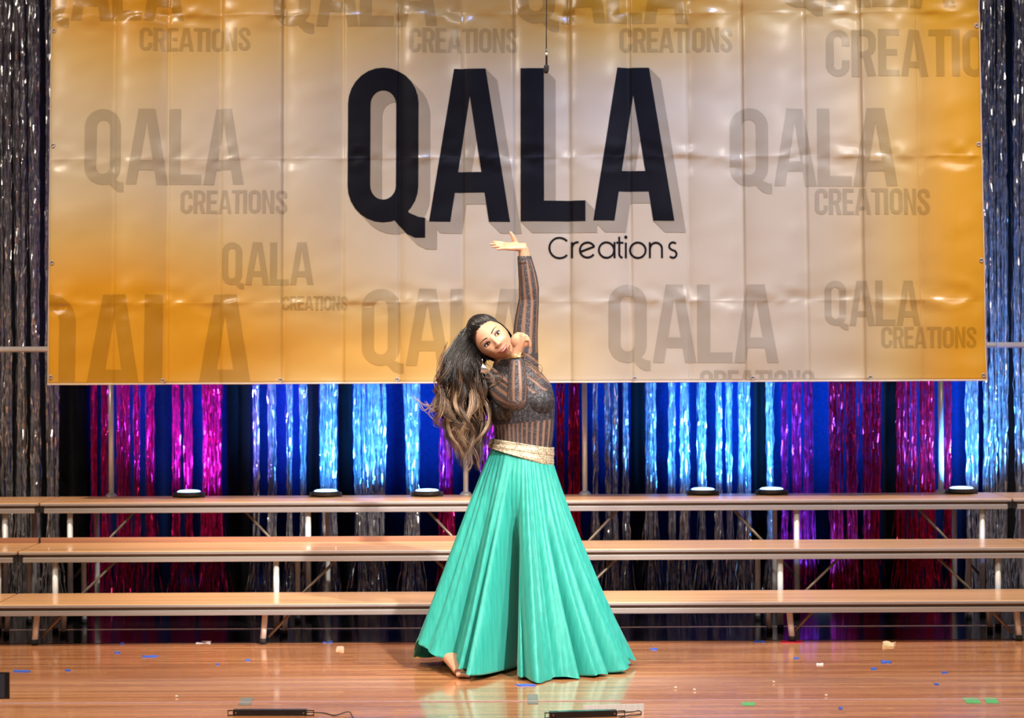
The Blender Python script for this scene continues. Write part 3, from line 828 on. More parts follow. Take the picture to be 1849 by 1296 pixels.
def gau(x, y, x0, y0, sx, sy):
    return np.exp(-((x - x0) / sx) ** 2 - ((y - y0) / sy) ** 2)
def head_local(a, b, c):
    """unit direction (right, up, forward) -> point of the head, metres"""
    neg = np.clip(-b, 0, 1)
    w = 1 - 0.36 * neg ** 1.7
    x = 0.0735 * a * w; y = 0.113 * b
    zf = 0.090 * (1 - 0.06 * neg ** 2) * np.clip(c, 0, 1) ** 0.86
    zb = 0.105 * (1 - 0.45 * neg) * np.clip(-c, 0, 1)
    z = zf - zb
    m = np.clip((c - 0.15) / 0.25, 0, 1)
    prof = np.clip((0.016 - y) / 0.050, 0, 1)
    ridge = prof * 1 / (1 + np.exp(-(y + 0.0415) / 0.0022))
    dz = 0.0225 * ridge * np.exp(-(x / (0.0062 + 0.0062 * prof)) ** 2)
    for s in (-1, 1):
        dz = dz + 0.008 * gau(x, y, s * 0.0125, -0.036, 0.006, 0.0055)
        dz = dz - 0.0085 * gau(x, y, s * 0.031, -0.001, 0.015, 0.0095)
        dz = dz + 0.0035 * gau(x, y, s * 0.030, 0.019, 0.020, 0.007)
        dz = dz + 0.0075 * gau(x, y, s * 0.040, -0.036, 0.018, 0.016)
        dz = dz - 0.003 * gau(x, y, s * 0.032, -0.064, 0.008, 0.012)
    dz = dz + 0.0055 * gau(x, y, 0, -0.064, 0.022, 0.011) + 0.008 * gau(x, y, 0, -0.100, 0.018, 0.012)
    return np.stack([x, y, z + dz * m], -1)
def face_pt(x, y, out=0.0):
    x = np.asarray(x, dtype=float); y = np.asarray(y, dtype=float)
    b = y / 0.113; neg = np.clip(-b, 0, 1); w = 1 - 0.36 * neg ** 1.7
    a = x / (0.0735 * w)
    c = np.sqrt(np.clip(1 - a * a - b * b, 0.0, 1))
    q = head_local(a, b, c)
    q[..., 2] += out
    return h2w(q)

# ---- body: closed pieces melted into one skin
bb = bmesh.new()
# head
nu, nv = 110, 80
th = np.linspace(0, 2 * math.pi, nu, endpoint=False); ph = np.linspace(0.02, math.pi - 0.02, nv)
T_, PH = np.meshgrid(th, ph)
Hv = h2w(head_local(np.sin(PH) * np.cos(T_), np.cos(PH), np.sin(PH) * np.sin(T_)).reshape(-1, 3))
hv = [bb.verts.new(p) for p in Hv]
for j in range(nv - 1):
    for i in range(nu):
        bb.faces.new((hv[j * nu + i], hv[j * nu + (i + 1) % nu], hv[(j + 1) * nu + (i + 1) % nu], hv[(j + 1) * nu + i]))
bb.faces.new([hv[i] for i in range(nu)][::-1]); bb.faces.new([hv[(nv - 1) * nu + i] for i in range(nu)])
# ear on the lower cheek side
bm_ball(bb, h2w(np.array((-0.073, -0.012, -0.006))), (0.007, 0.017, 0.011), 12, Matrix(((HR.x, HU.x, HF.x), (HR.y, HU.y, HF.y), (HR.z, HU.z, HF.z))))
bm_ball(bb, h2w(np.array((0.073, -0.012, -0.006))), (0.007, 0.017, 0.011), 12, Matrix(((HR.x, HU.x, HF.x), (HR.y, HU.y, HF.y), (HR.z, HU.z, HF.z))))
# torso: elliptic sections hip -> neck  (px, py, half-width px, half-depth m, dy)
SEC = [(938, 925, 48, 0.080, 0.0), (938, 885, 50, 0.085, 0.0), (940, 845, 50, 0.085, 0.0), (944, 812, 50, 0.085, 0.0), (946, 792, 51, 0.087, 0.0), (946, 770, 53, 0.090, 0.0),
       (943, 745, 57, 0.098, 0.0), (940, 718, 60, 0.102, 0.0), (936, 694, 58, 0.094, 0.0), (930, 674, 47, 0.076, 0.0), (923, 660, 31, 0.058, -0.015), (914, 646, 23, 0.050, -0.04), (903, 632, 21, 0.046, -0.06), (893, 620, 20, 0.045, -0.06)]
rings = []
for (px, py, hw, hd, dy) in SEC:
    c = P(px, py, dy); hx = hw * DD / FPX
    rings.append([bb.verts.new((c.x + hx * math.copysign(abs(math.cos(2 * math.pi * k / 40)) ** 0.92, math.cos(2 * math.pi * k / 40)), c.y + hd * math.sin(2 * math.pi * k / 40), c.z)) for k in range(40)])
for i in range(len(rings) - 1):
    for k in range(40):
        bb.faces.new((rings[i][k], rings[i][(k + 1) % 40], rings[i + 1][(k + 1) % 40], rings[i + 1][k]))
bb.faces.new(rings[0][::-1]); bb.faces.new(rings[-1])
# bust, seat and shoulders
bm_ball(bb, P(970, 724, -0.030), (0.073, 0.078, 0.070), 20)
bm_ball(bb, P(912, 733, -0.040), (0.068, 0.078, 0.070), 20)
bm_ball(bb, P(942, 722, -0.030), (0.080, 0.072, 0.070), 20)
bm_ball(bb, P(922, 872, 0.05), (0.07, 0.07, 0.08), 18)
bm_ball(bb, P(958, 872, 0.05), (0.07, 0.07, 0.08), 18)
SHR = PV(894, 694, -0.03); ELR = PV(934, 724, -0.255); WRR = PV(933, 643, -0.225)
SHL = PV(948, 655, 0.055); ELL = PV(955, 541, 0.03); WRL = PV(946.5, 462, -0.01)
bm_ball(bb, SHR, 0.058, 18); bm_ball(bb, SHL, 0.056, 18)
def limb(pts, rad, n=26):
    q = smooth_path(pts, n); u = np.linspace(0, 1, n); r = np.interp(u, np.linspace(0, 1, len(rad)), rad)
    bm_tube(bb, q, list(r), 20)
limb([SHR + (0.01, 0.02, 0), SHR * 0.5 + ELR * 0.5 + (0, 0, -0.012), ELR], [0.054, 0.049, 0.047, 0.040])
bm_ball(bb, ELR, 0.0385, 16)
limb([ELR, ELR * 0.6 + WRR * 0.4 + (0.002, -0.004, 0), WRR], [0.038, 0.0395, 0.036, 0.026])
limb([SHL + (0, 0, -0.04), SHL * 0.5 + ELL * 0.5 + (-0.006, 0, 0), ELL], [0.056, 0.052, 0.048, 0.041])
bm_ball(bb, ELL, 0.0395, 16)
limb([ELL, ELL * 0.6 + WRL * 0.4 + (0.006, 0, 0), WRL], [0.040, 0.041, 0.036, 0.0255])

def rotv(v, ax, ang):
    return Matrix.Rotation(ang, 3, Vector(ax)) @ Vector(v)
def hand(wrist, d, n, curls, thumb_dir, thumb_side, spread=0.05, scale=1.0, bend=None):
    """palm with four fingers of their own lengths and a thumb from its side; n = where the palm looks"""
    d = Vector(d).normalized(); n = Vector(n); n = (n - d * n.dot(d)).normalized(); s = d.cross(n)   # s across the palm
    w = Vector(wrist); k = scale
    pl = 0.080 * k
    pts = [w - d * 0.022, w + d * 0.008, w + d * 0.03 * k, w + d * 0.058 * k, w + d * pl, w + d * (pl + 0.006)]
    bm_tube(bb, pts, [0.024, 0.025, 0.031 * k, 0.037 * k, 0.036 * k, 0.030 * k], 20, True, [0.019, 0.017, 0.016, 0.0145, 0.012, 0.008], s)
    tips = []
    for f in range(4):
        o = (-0.027 + 0.018 * f) * k * thumb_side * -1       # index nearest the thumb
        ln = (0.072, 0.080, 0.074, 0.058)[f] * k
        p = w + d * (pl - 0.008 - 0.004 * abs(f - 1)) + s * o
        dirv = (d + s * (o / 0.027 * spread)).normalized()
        path = [p]; r = [0.0088]
        for j, (fr, ang) in enumerate(zip((0.46, 0.30, 0.24), curls[f])):
            dirv = rotv(dirv, s, ang)
            for q in (0.5, 1.0):
                path.append(path[-1] + dirv * ln * fr * 0.5)
            r += [0.0082 - 0.0010 * j, 0.0080 - 0.0011 * j]
        r[-1] = 0.0052
        bm_tube(bb, path, [q * k for q in r], 12)
        bm_ball(bb, path[-1] - dirv * 0.001, 0.0054 * k, 10)
        tips.append((path[-1].copy(), dirv.copy()))
    tp = w + d * 0.022 * k + s * (0.020 * thumb_side) * k * 1.0
    td = Vector(thumb_dir).normalized()
    tpath = [tp, tp + td * 0.026 * k, tp + td * 0.046 * k + d * 0.002, tp + td * 0.066 * k + d * 0.006]
    bm_tube(bb, tpath, [0.0135, 0.0112, 0.0092, 0.0062], 12); bm_ball(bb, tpath[-1], 0.0062, 10)
    return tips
# raised hand: bent back at the wrist, fingers to the left, palm up
s_l = hand(WRL + np.array((0.0, 0, 0.016)), (-0.45, -0.05, 0.35), (0.55, -0.45, 0.85), [[0.0] * 3] * 4, (0, 0, 1), -1) if False else None
bm_tube(bb, [Vector(WRL) - Vector((0, 0, 0.03)), Vector(WRL) + Vector((0, 0, 0.004)), PV(945, 449, -0.015), PV(943, 443, -0.017)], [0.026, 0.0245, 0.022, 0.015], 18)
dL = Vector((-1.0, -0.10, 0.06))
hand(PV(940.5, 446.0, -0.015), dL, (0.05, -0.45, 0.90), [(0.16, -0.10, -0.08), (0.10, -0.12, -0.08), (0.03, -0.12, -0.08), (-0.06, -0.10, -0.05)], (-0.30, -0.25, 0.92), 1, 0.015, 0.88)
# near hand: wrist drops, back of the hand to the hall, fingers fall to the right
dR = Vector((0.22, -0.08, 0.95))
hand(WRR + np.array((0.0, 0, 0.014)), dR, (0.80, 0.52, -0.2), [(1.35, 1.0, 0.3), (1.45, 1.0, 0.3), (1.5, 1.05, 0.3), (1.5, 1.1, 0.35)], (0.10, 0.55, 0.60), 1, 0.05, 1.0)
bm_ball(bb, Vector(WRR) + Vector((0.014, 0.0, 0.066)), (0.041, 0.026, 0.036), 20)
# legs and feet
HIPR = PV(918, 890, 0.03); KNR = PV(890, 1030, 0.0); ANR = PV(808, 1158, -0.02)
HIPL = PV(958, 890, 0.03); KNL = PV(965, 1040, 0.0); ANL = np.array((P(950, 1180).x, DD - 0.02, 0.085))
def leg(h, k, a):
    q = smooth_path([h, k, a], 30)
    bm_tube(bb, q, list(np.interp(np.linspace(0, 1, 30), [0, 0.25, 0.5, 0.65, 0.85, 1], [0.074, 0.066, 0.052, 0.050, 0.037, 0.031])), 20)
leg(HIPR, KNR, ANR); leg(HIPL, KNL, ANL)
def foot(an, heel, ball, toe, across):
    an, heel, ball, toe = [Vector(q) for q in (an, heel, ball, toe)]
    ac = Vector(across).normalized()
    bm_tube(bb, [an, an * 0.5 + heel * 0.5, heel], [0.031, 0.029, 0.024], 14)
    bm_tube(bb, [heel, heel * 0.55 + ball * 0.45 + (an - heel) * 0.18, ball], [0.026, 0.031, 0.036], 16, True, [0.026, 0.027, 0.016], ac)
    bm_tube(bb, [an, an * 0.4 + ball * 0.6, ball], [0.030, 0.030, 0.030], 16, True, [0.026, 0.022, 0.014], ac)
    for i in range(5):
        o = -0.030 + 0.0145 * i
        ln = (0.052, 0.046, 0.042, 0.037, 0.031)[i]; rr = (0.0115, 0.0085, 0.008, 0.0078, 0.0075)[i]
        d = (toe - ball).normalized()
        p0 = ball + ac * o - d * 0.01
        bm_tube(bb, [p0, p0 + d * ln * 0.6 + Vector((0, 0, 0.003)), p0 + d * ln], [rr * 1.05, rr, rr * 0.75], 10)
        bm_ball(bb, p0 + d * ln, rr * 0.76, 8)
DFt = 8.665
ballp = Vector((WX(828, DFt), DFt, 0.0165)); toep = Vector((WX(856, DFt), DFt - 0.01, 0.010))
foot(Vector(ANR), Vector((WX(784, DFt + 0.02), DFt + 0.19, 0.105)), ballp, toep, (0.15, 1, 0))
foot(Vector(ANL), Vector(ANL) + Vector((-0.05, 0.03, -0.055)), Vector((ANL[0] + 0.075, ANL[1] - 0.10, 0.017)), Vector((ANL[0] + 0.11, ANL[1] - 0.14, 0.011)), (0.75, 0.65, 0))

tmp_me = bpy.data.meshes.new('body_raw'); bmesh.ops.recalc_face_normals(bb, faces=bb.faces); bb.to_mesh(tmp_me); bb.free()
tmp = bpy.data.objects.new('body_raw', tmp_me); COL.objects.link(tmp)
md = tmp.modifiers.new('melt', 'REMESH'); md.mode = 'VOXEL'; md.voxel_size = 0.0026; md.use_smooth_shade = True
ms = tmp.modifiers.new('soft', 'SMOOTH'); ms.factor = 0.5; ms.iterations = 2
dg = bpy.context.evaluated_depsgraph_get()
body_me = bpy.data.meshes.new_from_object(tmp.evaluated_get(dg))
bpy.data.objects.remove(tmp); bpy.data.meshes.remove(tmp_me)
nV = len(body_me.vertices)
BV = np.empty(nV * 3); body_me.vertices.foreach_get('co', BV); BV = BV.reshape(-1, 3)
BN = np.empty(nV * 3); body_me.vertices.foreach_get('normal', BN); BN = BN.reshape(-1, 3)
BF = [tuple(p.vertices) for p in body_me.polygons]

def skin_mat():
    m, nt, b = new_mat('warm_skin'); L = nt.links.new
    tc = N(nt, 'ShaderNodeTexCoord'); nz = N(nt, 'ShaderNodeTexNoise'); nz.inputs['Scale'].default_value = 22; L(tc.outputs['Object'], nz.inputs['Vector'])
    rp = N(nt, 'ShaderNodeValToRGB'); rp.color_ramp.elements[0].color = (0.47, 0.235, 0.140, 1); rp.color_ramp.elements[1].color = (0.60, 0.335, 0.215, 1)
    L(nz.outputs['Fac'], rp.inputs['Fac']); L(rp.outputs['Color'], b.inputs['Base Color'])
    b.inputs['Roughness'].default_value = 0.42
    b.inputs['Subsurface Weight'].default_value = 0.12; b.inputs['Subsurface Radius'].default_value = (0.9, 0.35, 0.2); b.inputs['Subsurface Scale'].default_value = 0.01
    return m
MAT['skin'] = skin_mat()
body = from_np('body', BV, BF, MAT['skin'], person, smooth=True)
bpy.data.meshes.remove(body_me)

# ---- which part of the skin lies under which garment
def seg_param(Q, a, b):
    ab = b - a; t = ((Q - a) @ ab) / (ab @ ab); tc_ = np.clip(t, 0, 1)
    return t, np.linalg.norm(Q - (a + tc_[:, None] * ab), axis=1)
def ang_about(Q, a, b):
    ab = (b - a) / np.linalg.norm(b - a); ref = np.cross(ab, (0.0, 1.0, 0.2)); ref /= np.linalg.norm(ref); r2 = np.cross(ab, ref)
    q = Q - a
    return np.arctan2(q @ r2, q @ ref)
tRu, dRu = seg_param(BV, SHR, ELR); tRf, dRf = seg_param(BV, ELR, WRR)
tLu, dLu = seg_param(BV, SHL, ELL); tLf, dLf = seg_param(BV, ELL, WRL)
hl = (BV - np.array(HC)) @ HB.T
inhead = ((hl[:, 0] / 0.088) ** 2 + (hl[:, 1] / 0.128) ** 2 + (hl[:, 2] / 0.122) ** 2) < 1.0
nearm = np.minimum(np.minimum(dRu, dRf), np.minimum(dLu, dLf))
# torso frame
zs_ = np.array([P(s[0], s[1]).z for s in SEC][::-1]); xs_ = np.array([P(s[0], s[1]).x for s in SEC][::-1])
cxz = np.interp(BV[:, 2], zs_, xs_)
tang = np.arctan2(BV[:, 0] - cxz, -(BV[:, 1] - DD))
foreR = (dRf < 0.052) & (dRf < dRu) ; foreL = (dLf < 0.056) & (dLf < dLu)
armR = ((dRu < 0.056) & (tRu > 0.30)) | foreR
armL = ((dLu < 0.060) & (tLu > 0.18)) | foreL
handR = (tRf > 0.99) & (np.linalg.norm(BV - WRR, axis=1) < 0.24) & (BV[:, 1] < DD - 0.14)
handL = (BV[:, 2] > P(947, 463).z + 0.002)
zwaist = P(940, 812).z + (BV[:, 0] - P(940, 812).x) * -0.15
torso = (BV[:, 2] > zwaist) & ~inhead
cover = (torso | armR | armL) & ~handR & ~handL & ~(inhead & ~armR & ~armL)
neckskin = (hl[:, 1] < -0.085) & (hl[:, 2] < 0.045) & (BV[:, 2] < P(905, 655).z + 0.02) & (BV[:, 2] > P(905, 690).z)
headonly = inhead & ~(foreR | foreL) & ~neckskin
cover = cover | (neckskin & ~handR)
cover &= ~headonly
# neck stays covered by a high collar
stripe = 0.5 + 0.5 * np.sin(30 * tang)
yk = (BV[:, 2] - P(900, 720).z) * 60 + (BV[:, 0] - cxz) * 45
up_ = BV[:, 2] > P(900, 722).z
stripe = np.where(up_, 0.5 + 0.5 * np.sin(yk * 2.2 + 8 * BV[:, 0]), stripe)
aR = np.where(dRf < dRu, ang_about(BV, ELR, WRR), ang_about(BV, SHR, ELR)); aL = np.where(dLf < dLu, ang_about(BV, ELL, WRL), ang_about(BV, SHL, ELL))
stripe = np.where(armR, 0.5 + 0.5 * np.sin(9 * aR), stripe); stripe = np.where(armL, 0.5 + 0.5 * np.sin(9 * aL), stripe)
upper = up_ & ~armR & ~armL
stripe = np.where(upper, np.clip(stripe + 0.22, 0, 1), stripe)
collar = (np.hypot(BV[:, 0] - P(912, 660).x, BV[:, 1] - (DD - 0.03)) < 0.085) & (BV[:, 2] > P(905, 676).z) & ~armR & ~armL
stripe = np.where(collar, 1.0, stripe)
# solid knit at cuffs
cuff = ((tRf > 0.90) & (dRf < 0.05)) | ((tLf > 0.93) & (dLf < 0.05))
stripe = np.where(cuff, 1.0, stripe)

def garment(name, mask, push, mat, parent, attr=None):
    keep = [f for f in BF if all(mask[i] for i in f)]
    used = sorted({i for f in keep for i in f}); idx = {v: i for i, v in enumerate(used)}
    Q = BV[used] + BN[used] * push
    o = from_np(name, Q, [tuple(idx[i] for i in f) for f in keep], mat, parent, smooth=True)
    if attr is not None:
        at = o.data.attributes.new('stripe', 'FLOAT', 'POINT'); at.data.foreach_set('value', attr[used].astype(np.float32))
    return o

def glitter_mat(name, base, sheer):
    m, nt, b = new_mat(name); L = nt.links.new
    tc = N(nt, 'ShaderNodeTexCoord')
    vz = N(nt, 'ShaderNodeTexVoronoi'); vz.inputs['Scale'].default_value = 640; L(tc.outputs['Object'], vz.inputs['Vector'])
    sp = N(nt, 'ShaderNodeSeparateXYZ'); L(vz.outputs['Color'], sp.inputs[0])
    gt = N(nt, 'ShaderNodeMath', operation='GREATER_THAN'); L(sp.outputs['X'], gt.inputs[0]); gt.inputs[1].default_value = 0.87
    mx = N(nt, 'ShaderNodeMix', data_type='RGBA'); L(gt.outputs[0], mx.inputs[0]); mx.inputs[6].default_value = base + (1,); mx.inputs[7].default_value = (0.36, 0.36, 0.40, 1)
    L(mx.outputs[2], b.inputs['Base Color']); L(gt.outputs[0], b.inputs['Metallic']); b.inputs['Roughness'].default_value = 0.62; b.inputs['Specular IOR Level'].default_value = 0.25
    # every thread of lurex lies at its own angle
    nm = N(nt, 'ShaderNodeBump'); nm.inputs['Strength'].default_value = 0.35; nm.inputs['Distance'].default_value = 0.002
    L(sp.outputs['Y'], nm.inputs['Height']); L(nm.outputs['Normal'], b.inputs['Normal'])
    if sheer:
        at = N(nt, 'ShaderNodeAttribute'); at.attribute_name = 'stripe'
        rp = N(nt, 'ShaderNodeValToRGB'); rp.color_ramp.elements[0].position = 0.34; rp.color_ramp.elements[1].position = 0.56
        rp.color_ramp.elements[0].color = (0.38, 0.38, 0.38, 1); rp.color_ramp.elements[1].color = (0.88, 0.88, 0.88, 1)
        L(at.outputs['Fac'], rp.inputs['Fac'])
        tr = N(nt, 'ShaderNodeBsdfTransparent'); ms_ = N(nt, 'ShaderNodeMixShader')
        L(rp.outputs['Color'], ms_.inputs['Fac']); L(tr.outputs[0], ms_.inputs[1]); L(b.outputs[0], ms_.inputs[2])
        L(ms_.outputs[0], nt.nodes['Material Output'].inputs['Surface'])
    return m
MAT['sheer'] = glitter_mat('sheer_black_lurex_knit', (0.032, 0.029, 0.034), True)
MAT['bra'] = glitter_mat('black_glitter_cloth', (0.012, 0.011, 0.012), False)
garment('sheer_top', cover, 0.0042, MAT['sheer'], person, stripe)
lowz = P(900, 766).z + (BV[:, 0] - P(900, 766).x) * 0.10; topz = P(900, 722).z + (BV[:, 0] - P(900, 722).x) * 0.20
bra = torso & ~armR & ~armL & (BV[:, 2] > lowz) & (BV[:, 2] < topz)
garment('bralette', bra, 0.0024, MAT['bra'], person)

# ---- face details
def patch_tube(name, xy, rad, out, mat, parent=body, seg=8, flat=None):
    pts = [face_pt(x, y, out) for x, y in xy]
    bm = bmesh.new(); bm_tube(bm, pts, rad, seg)
    return from_bm(name, bm, mat, parent, smooth=True)
MAT['brow'] = plain('dark_brow_hair', (0.02, 0.012, 0.010), 0.7)
MAT['liner'] = plain('black_eye_make_up', (0.008, 0.006, 0.008), 0.5)
MAT['shadow'] = plain('smoky_eye_shadow', (0.20, 0.11, 0.09), 0.5)
MAT['eyewhite'] = plain('eye_white', (0.50, 0.47, 0.45), 0.15, var=0.02)
MAT['iris'] = plain('dark_brown_iris', (0.03, 0.014, 0.008), 0.08)
MAT['lip'] = plain('rose_lipstick', (0.36, 0.085, 0.075), 0.35)
MAT['teeth'] = plain('teeth', (0.75, 0.70, 0.64), 0.2, var=0.03)
HROT = Matrix(((HR.x, HU.x, HF.x), (HR.y, HU.y, HF.y), (HR.z, HU.z, HF.z)))
for s in (-1, 1):
    c = face_pt(s * 0.031, -0.001, -0.0028)
    bm = bmesh.new(); bm_ball(bm, c, (0.0130, 0.0054, 0.0058), 18, HROT)
    ey = from_bm('eye', bm, MAT['eyewhite'], body, smooth=True)
    c2 = face_pt(s * 0.031 + 0.001, -0.0005, 0.0022)
    bm = bmesh.new(); bm_ball(bm, c2, (0.0056, 0.0054, 0.0022), 14, HROT)
    from_bm('iris', bm, MAT['iris'], ey, smooth=True)
    up = [(s * (0.031 + 0.0150 * u), -0.001 + 0.0072 * (1 - u * u) ** 0.8 + (0.0022 * u if u > 0 else 0)) for u in np.linspace(-1, 1.12, 14).clip(-1, 1)]
    up[-1] = (s * 0.0485, 0.0035)
    patch_tube('eyelash', up, [0.0012] + [0.0019] * 12 + [0.0006], 0.0020, MAT['liner'])
    lo = [(s * (0.031 + 0.0145 * u), -0.001 - 0.0058 * (1 - u * u)) for u in np.linspace(-1, 1, 12)]
    patch_tube('eyelash', lo, 0.0010, 0.0012, MAT['liner'])
    sh = [(s * (0.031 + 0.0160 * u), 0.0052 + 0.0058 * (1 - u * u)) for u in np.linspace(-1, 1, 12)]
    patch_tube('eye_shadow', sh, [0.001] + [0.0030] * 10 + [0.001], -0.0012, MAT['shadow'])
    br = [(s * (0.013 + 0.040 * u), 0.0190 + 0.0085 * math.sin(u * 2.2) - 0.002 * u) for u in np.linspace(0, 1, 14)]
    patch_tube('eyebrow', br, list(np.interp(np.linspace(0, 1, 14), [0, 0.3, 1], [0.0024, 0.0026, 0.0006])), 0.0003, MAT['brow'])
# smiling mouth
def lipcurve(k, yo, n=18):
    return [(0.0255 * u, -0.0665 + 0.0095 * u * u + yo * (1 - u * u)) for u in np.linspace(-1, 1, n)]
tl = list(np.interp(np.linspace(-1, 1, 18), [-1, -0.5, 0, 0.5, 1], [0.0010, 0.0034, 0.0030, 0.0034, 0.0010]))
patch_tube('lip', lipcurve(0, 0.0046), tl, 0.0014, MAT['lip'])
patch_tube('lip', lipcurve(0, -0.0054), [q * 1.2 for q in tl], 0.0012, MAT['lip'])
patch_tube('teeth', lipcurve(0, -0.0002)[3:-3], 0.0022, -0.0002, MAT['teeth'])
for s in (-1, 1):
    bm = bmesh.new(); bm_ball(bm, face_pt(s * 0.0065, -0.0425, -0.0005), (0.0032, 0.0020, 0.0022), 10, HROT)
    from_bm('nostril', bm, MAT['shadow'], body, smooth=True)

# ---- skirt
def skirt():
    nth, nt_ = 520, 120
    tt = np.linspace(0, 1, nt_); aa = np.linspace(-math.pi, math.pi, nth, endpoint=False)
    A, T = np.meshgrid(aa, tt)
    sA, cA = np.sin(A), np.cos(A)          # front = 0, right of picture = +pi/2
    wc = PV(943, 816); hx = P(942, 1200).x; hy = DD + 0.03
    g = T ** 1.12
    rxw = 0.126; ryw = 0.105
    RX = np.where(sA > 0, 0.47, 0.455); RY = np.where(cA > 0, 0.375, 0.30)
    left = np.clip(-sA, 0, 1)
    rx = rxw + (RX - rxw) * np.where(sA > 0, T ** 1.18, T ** 0.98)
    ry = ryw + (RY - ryw) * g
    # folds: deep valley left of the middle, pleats all round
    am = np.clip(T, 0, 1) ** 0.9
    F = np.zeros_like(A)
    F += 0.040 * am * vnoise(sA * 4.3 + 20, cA * 4.3 + 20 + 0.6 * T)
    F += 0.022 * am * vnoise(sA * 9.5 + 33, cA * 9.5 + 41 + 0.5 * T)
    F += 0.0045 * (1 - T) ** 0.5 * np.cos(46 * A + 2 * np.sin(5 * A)) * np.clip(T * 8, 0, 1)
    F += 0.010 * am * np.cos(11 * A + 0.9 * np.sin(2 * A) + 0.6) * np.where(cA < 0, 2.0, 1.0)
    def vall(a0, wd, dep, p=1.0, drift=0.0, sh=2.0):
        x = A - a0 - drift * (1 - T)
        return -dep * T ** p * np.clip((T - 0.10) / 0.30, 0, 1) * np.exp(-np.abs(x / wd) ** sh)
    F += vall(-0.205, 0.135, 0.35, 1.0, 0.02, 4.0) + vall(-0.15, 0.05, 0.05, 0.6, 0.12)
    F += 0.055 * T * np.exp(-((A + 0.45) / 0.085) ** 2) + 0.075 * T * np.exp(-((A - 0.11) / 0.10) ** 2)
    F += vall(0.035, 0.028, 0.055, 1.0, -0.10) + vall(0.60, 0.050, 0.085, 1.1, -0.10) + vall(0.92, 0.05, 0.08, 1.2, -0.06)
    F += vall(-0.52, 0.040, 0.070, 0.9, 0.06) + vall(-0.70, 0.05, 0.060, 1.0, 0.08) + vall(-0.95, 0.07, 0.08, 1.3, 0.1) + vall(1.25, 0.06, 0.05, 1.2)
    F += vall(0.30, 0.035, 0.018, 0.7, -0.05) + vall(-0.33, 0.02, 0.022, 0.7, 0.04) + vall(0.20, 0.03, 0.022, 0.6, -0.03) * (1 - T)
    k = 1 + F / np.maximum(0.22, np.sqrt((rx * sA) ** 2 + (ry * cA) ** 2))
    cx = wc[0] + (hx - wc[0]) * T; cy = DD + (hy - DD) * T
    X = cx + rx * sA * k; Y = cy - ry * cA * k
    # hem height round the skirt: kicked up at the left
    def bump(a0, wd):
        dlt = (A - a0 + math.pi) % (2 * math.pi) - math.pi
        return np.exp(-(dlt / wd) ** 2)
    hem = 0.008 + 0.006 * np.cos(17 * A) + 0.120 * bump(-1.36, 0.27) + 0.040 * bump(-0.98, 0.16) + 0.030 * bump(1.45, 0.35) + 0.022 * bump(-1.95, 0.3) + 0.042 * bump(-0.58, 0.17)
    ztop = P(943, 812).z + (X - wc[0]) * -0.18 * (1 - T)
    Z = ztop * (1 - T) + hem * T
    # light sag so that the cloth flares at the hem
    Z = Z - 0.018 * np.sin(math.pi * T) * 0.3
    # small crumples
    cr = 0.0030 * T * vnoise(A * 16 + 3 * T, T * 4 + A * 3) + 0.0010 * T * vnoise(A * 40, T * 9)
    X = X + cr * sA; Y = Y - cr * cA
    Z = np.maximum(Z, 0.004)
    V = np.stack([X, Y, Z], -1).reshape(-1, 3)
    F_ = [(j * nth + i, j * nth + (i + 1) % nth, (j + 1) * nth + (i + 1) % nth, (j + 1) * nth + i) for j in range(nt_ - 1) for i in range(nth)]
    return V, F_, nth, nt_
def skirt_mat():
    m, nt, b = new_mat('teal_satin'); L = nt.links.new
    tc = N(nt, 'ShaderNodeTexCoord'); mp = N(nt, 'ShaderNodeMapping'); mp.inputs['Scale'].default_value = (90, 90, 6); L(tc.outputs['Object'], mp.inputs['Vector'])
    nz = N(nt, 'ShaderNodeTexNoise'); nz.inputs['Scale'].default_value = 1.0; nz.inputs['Detail'].default_value = 3; L(mp.outputs[0], nz.inputs['Vector'])
    rp = N(nt, 'ShaderNodeValToRGB'); rp.color_ramp.elements[0].position = 0.3; rp.color_ramp.elements[1].position = 0.7
    rp.color_ramp.elements[0].color = (0.018, 0.300, 0.250, 1); rp.color_ramp.elements[1].color = (0.036, 0.405, 0.338, 1)
    L(nz.outputs['Fac'], rp.inputs['Fac']); L(rp.outputs['Color'], b.inputs['Base Color'])
    b.inputs['Roughness'].default_value = 0.45; b.inputs['Sheen Weight'].default_value = 0.35; b.inputs['Sheen Roughness'].default_value = 0.4; b.inputs['Sheen Tint'].default_value = (0.6, 1, 0.9, 1)
    bp = N(nt, 'ShaderNodeBump'); bp.inputs['Strength'].default_value = 0.12; bp.inputs['Distance'].default_value = 0.003
    L(nz.outputs['Fac'], bp.inputs['Height']); L(bp.outputs['Normal'], b.inputs['Normal'])
    return m
MAT['teal'] = skirt_mat()
Vs, Fs, nth, nts = skirt()
sk = from_np('skirt', Vs, Fs, MAT['teal'], person, smooth=True)
so = sk.modifiers.new('thickness', 'SOLIDIFY'); so.thickness = 0.0014
# stitched hem band
hemr = Vs.reshape(nts, nth, 3)[-4:]
hv2 = []
cxh = hemr[..., 0].mean(); cyh = hemr[..., 1].mean()
for row in hemr:
    o_ = row.copy(); n_ = row[:, :2] - np.array((cxh, cyh)); n_ /= np.linalg.norm(n_, axis=1)[:, None]; o_[:, :2] += n_ * 0.0022; hv2.append(o_)
hv2 = np.concatenate(hv2)
hb = from_np('hem_band', hv2, [(j * nth + i, j * nth + (i + 1) % nth, (j + 1) * nth + (i + 1) % nth, (j + 1) * nth + i) for j in range(3) for i in range(nth)], MAT['teal'], sk, smooth=True)

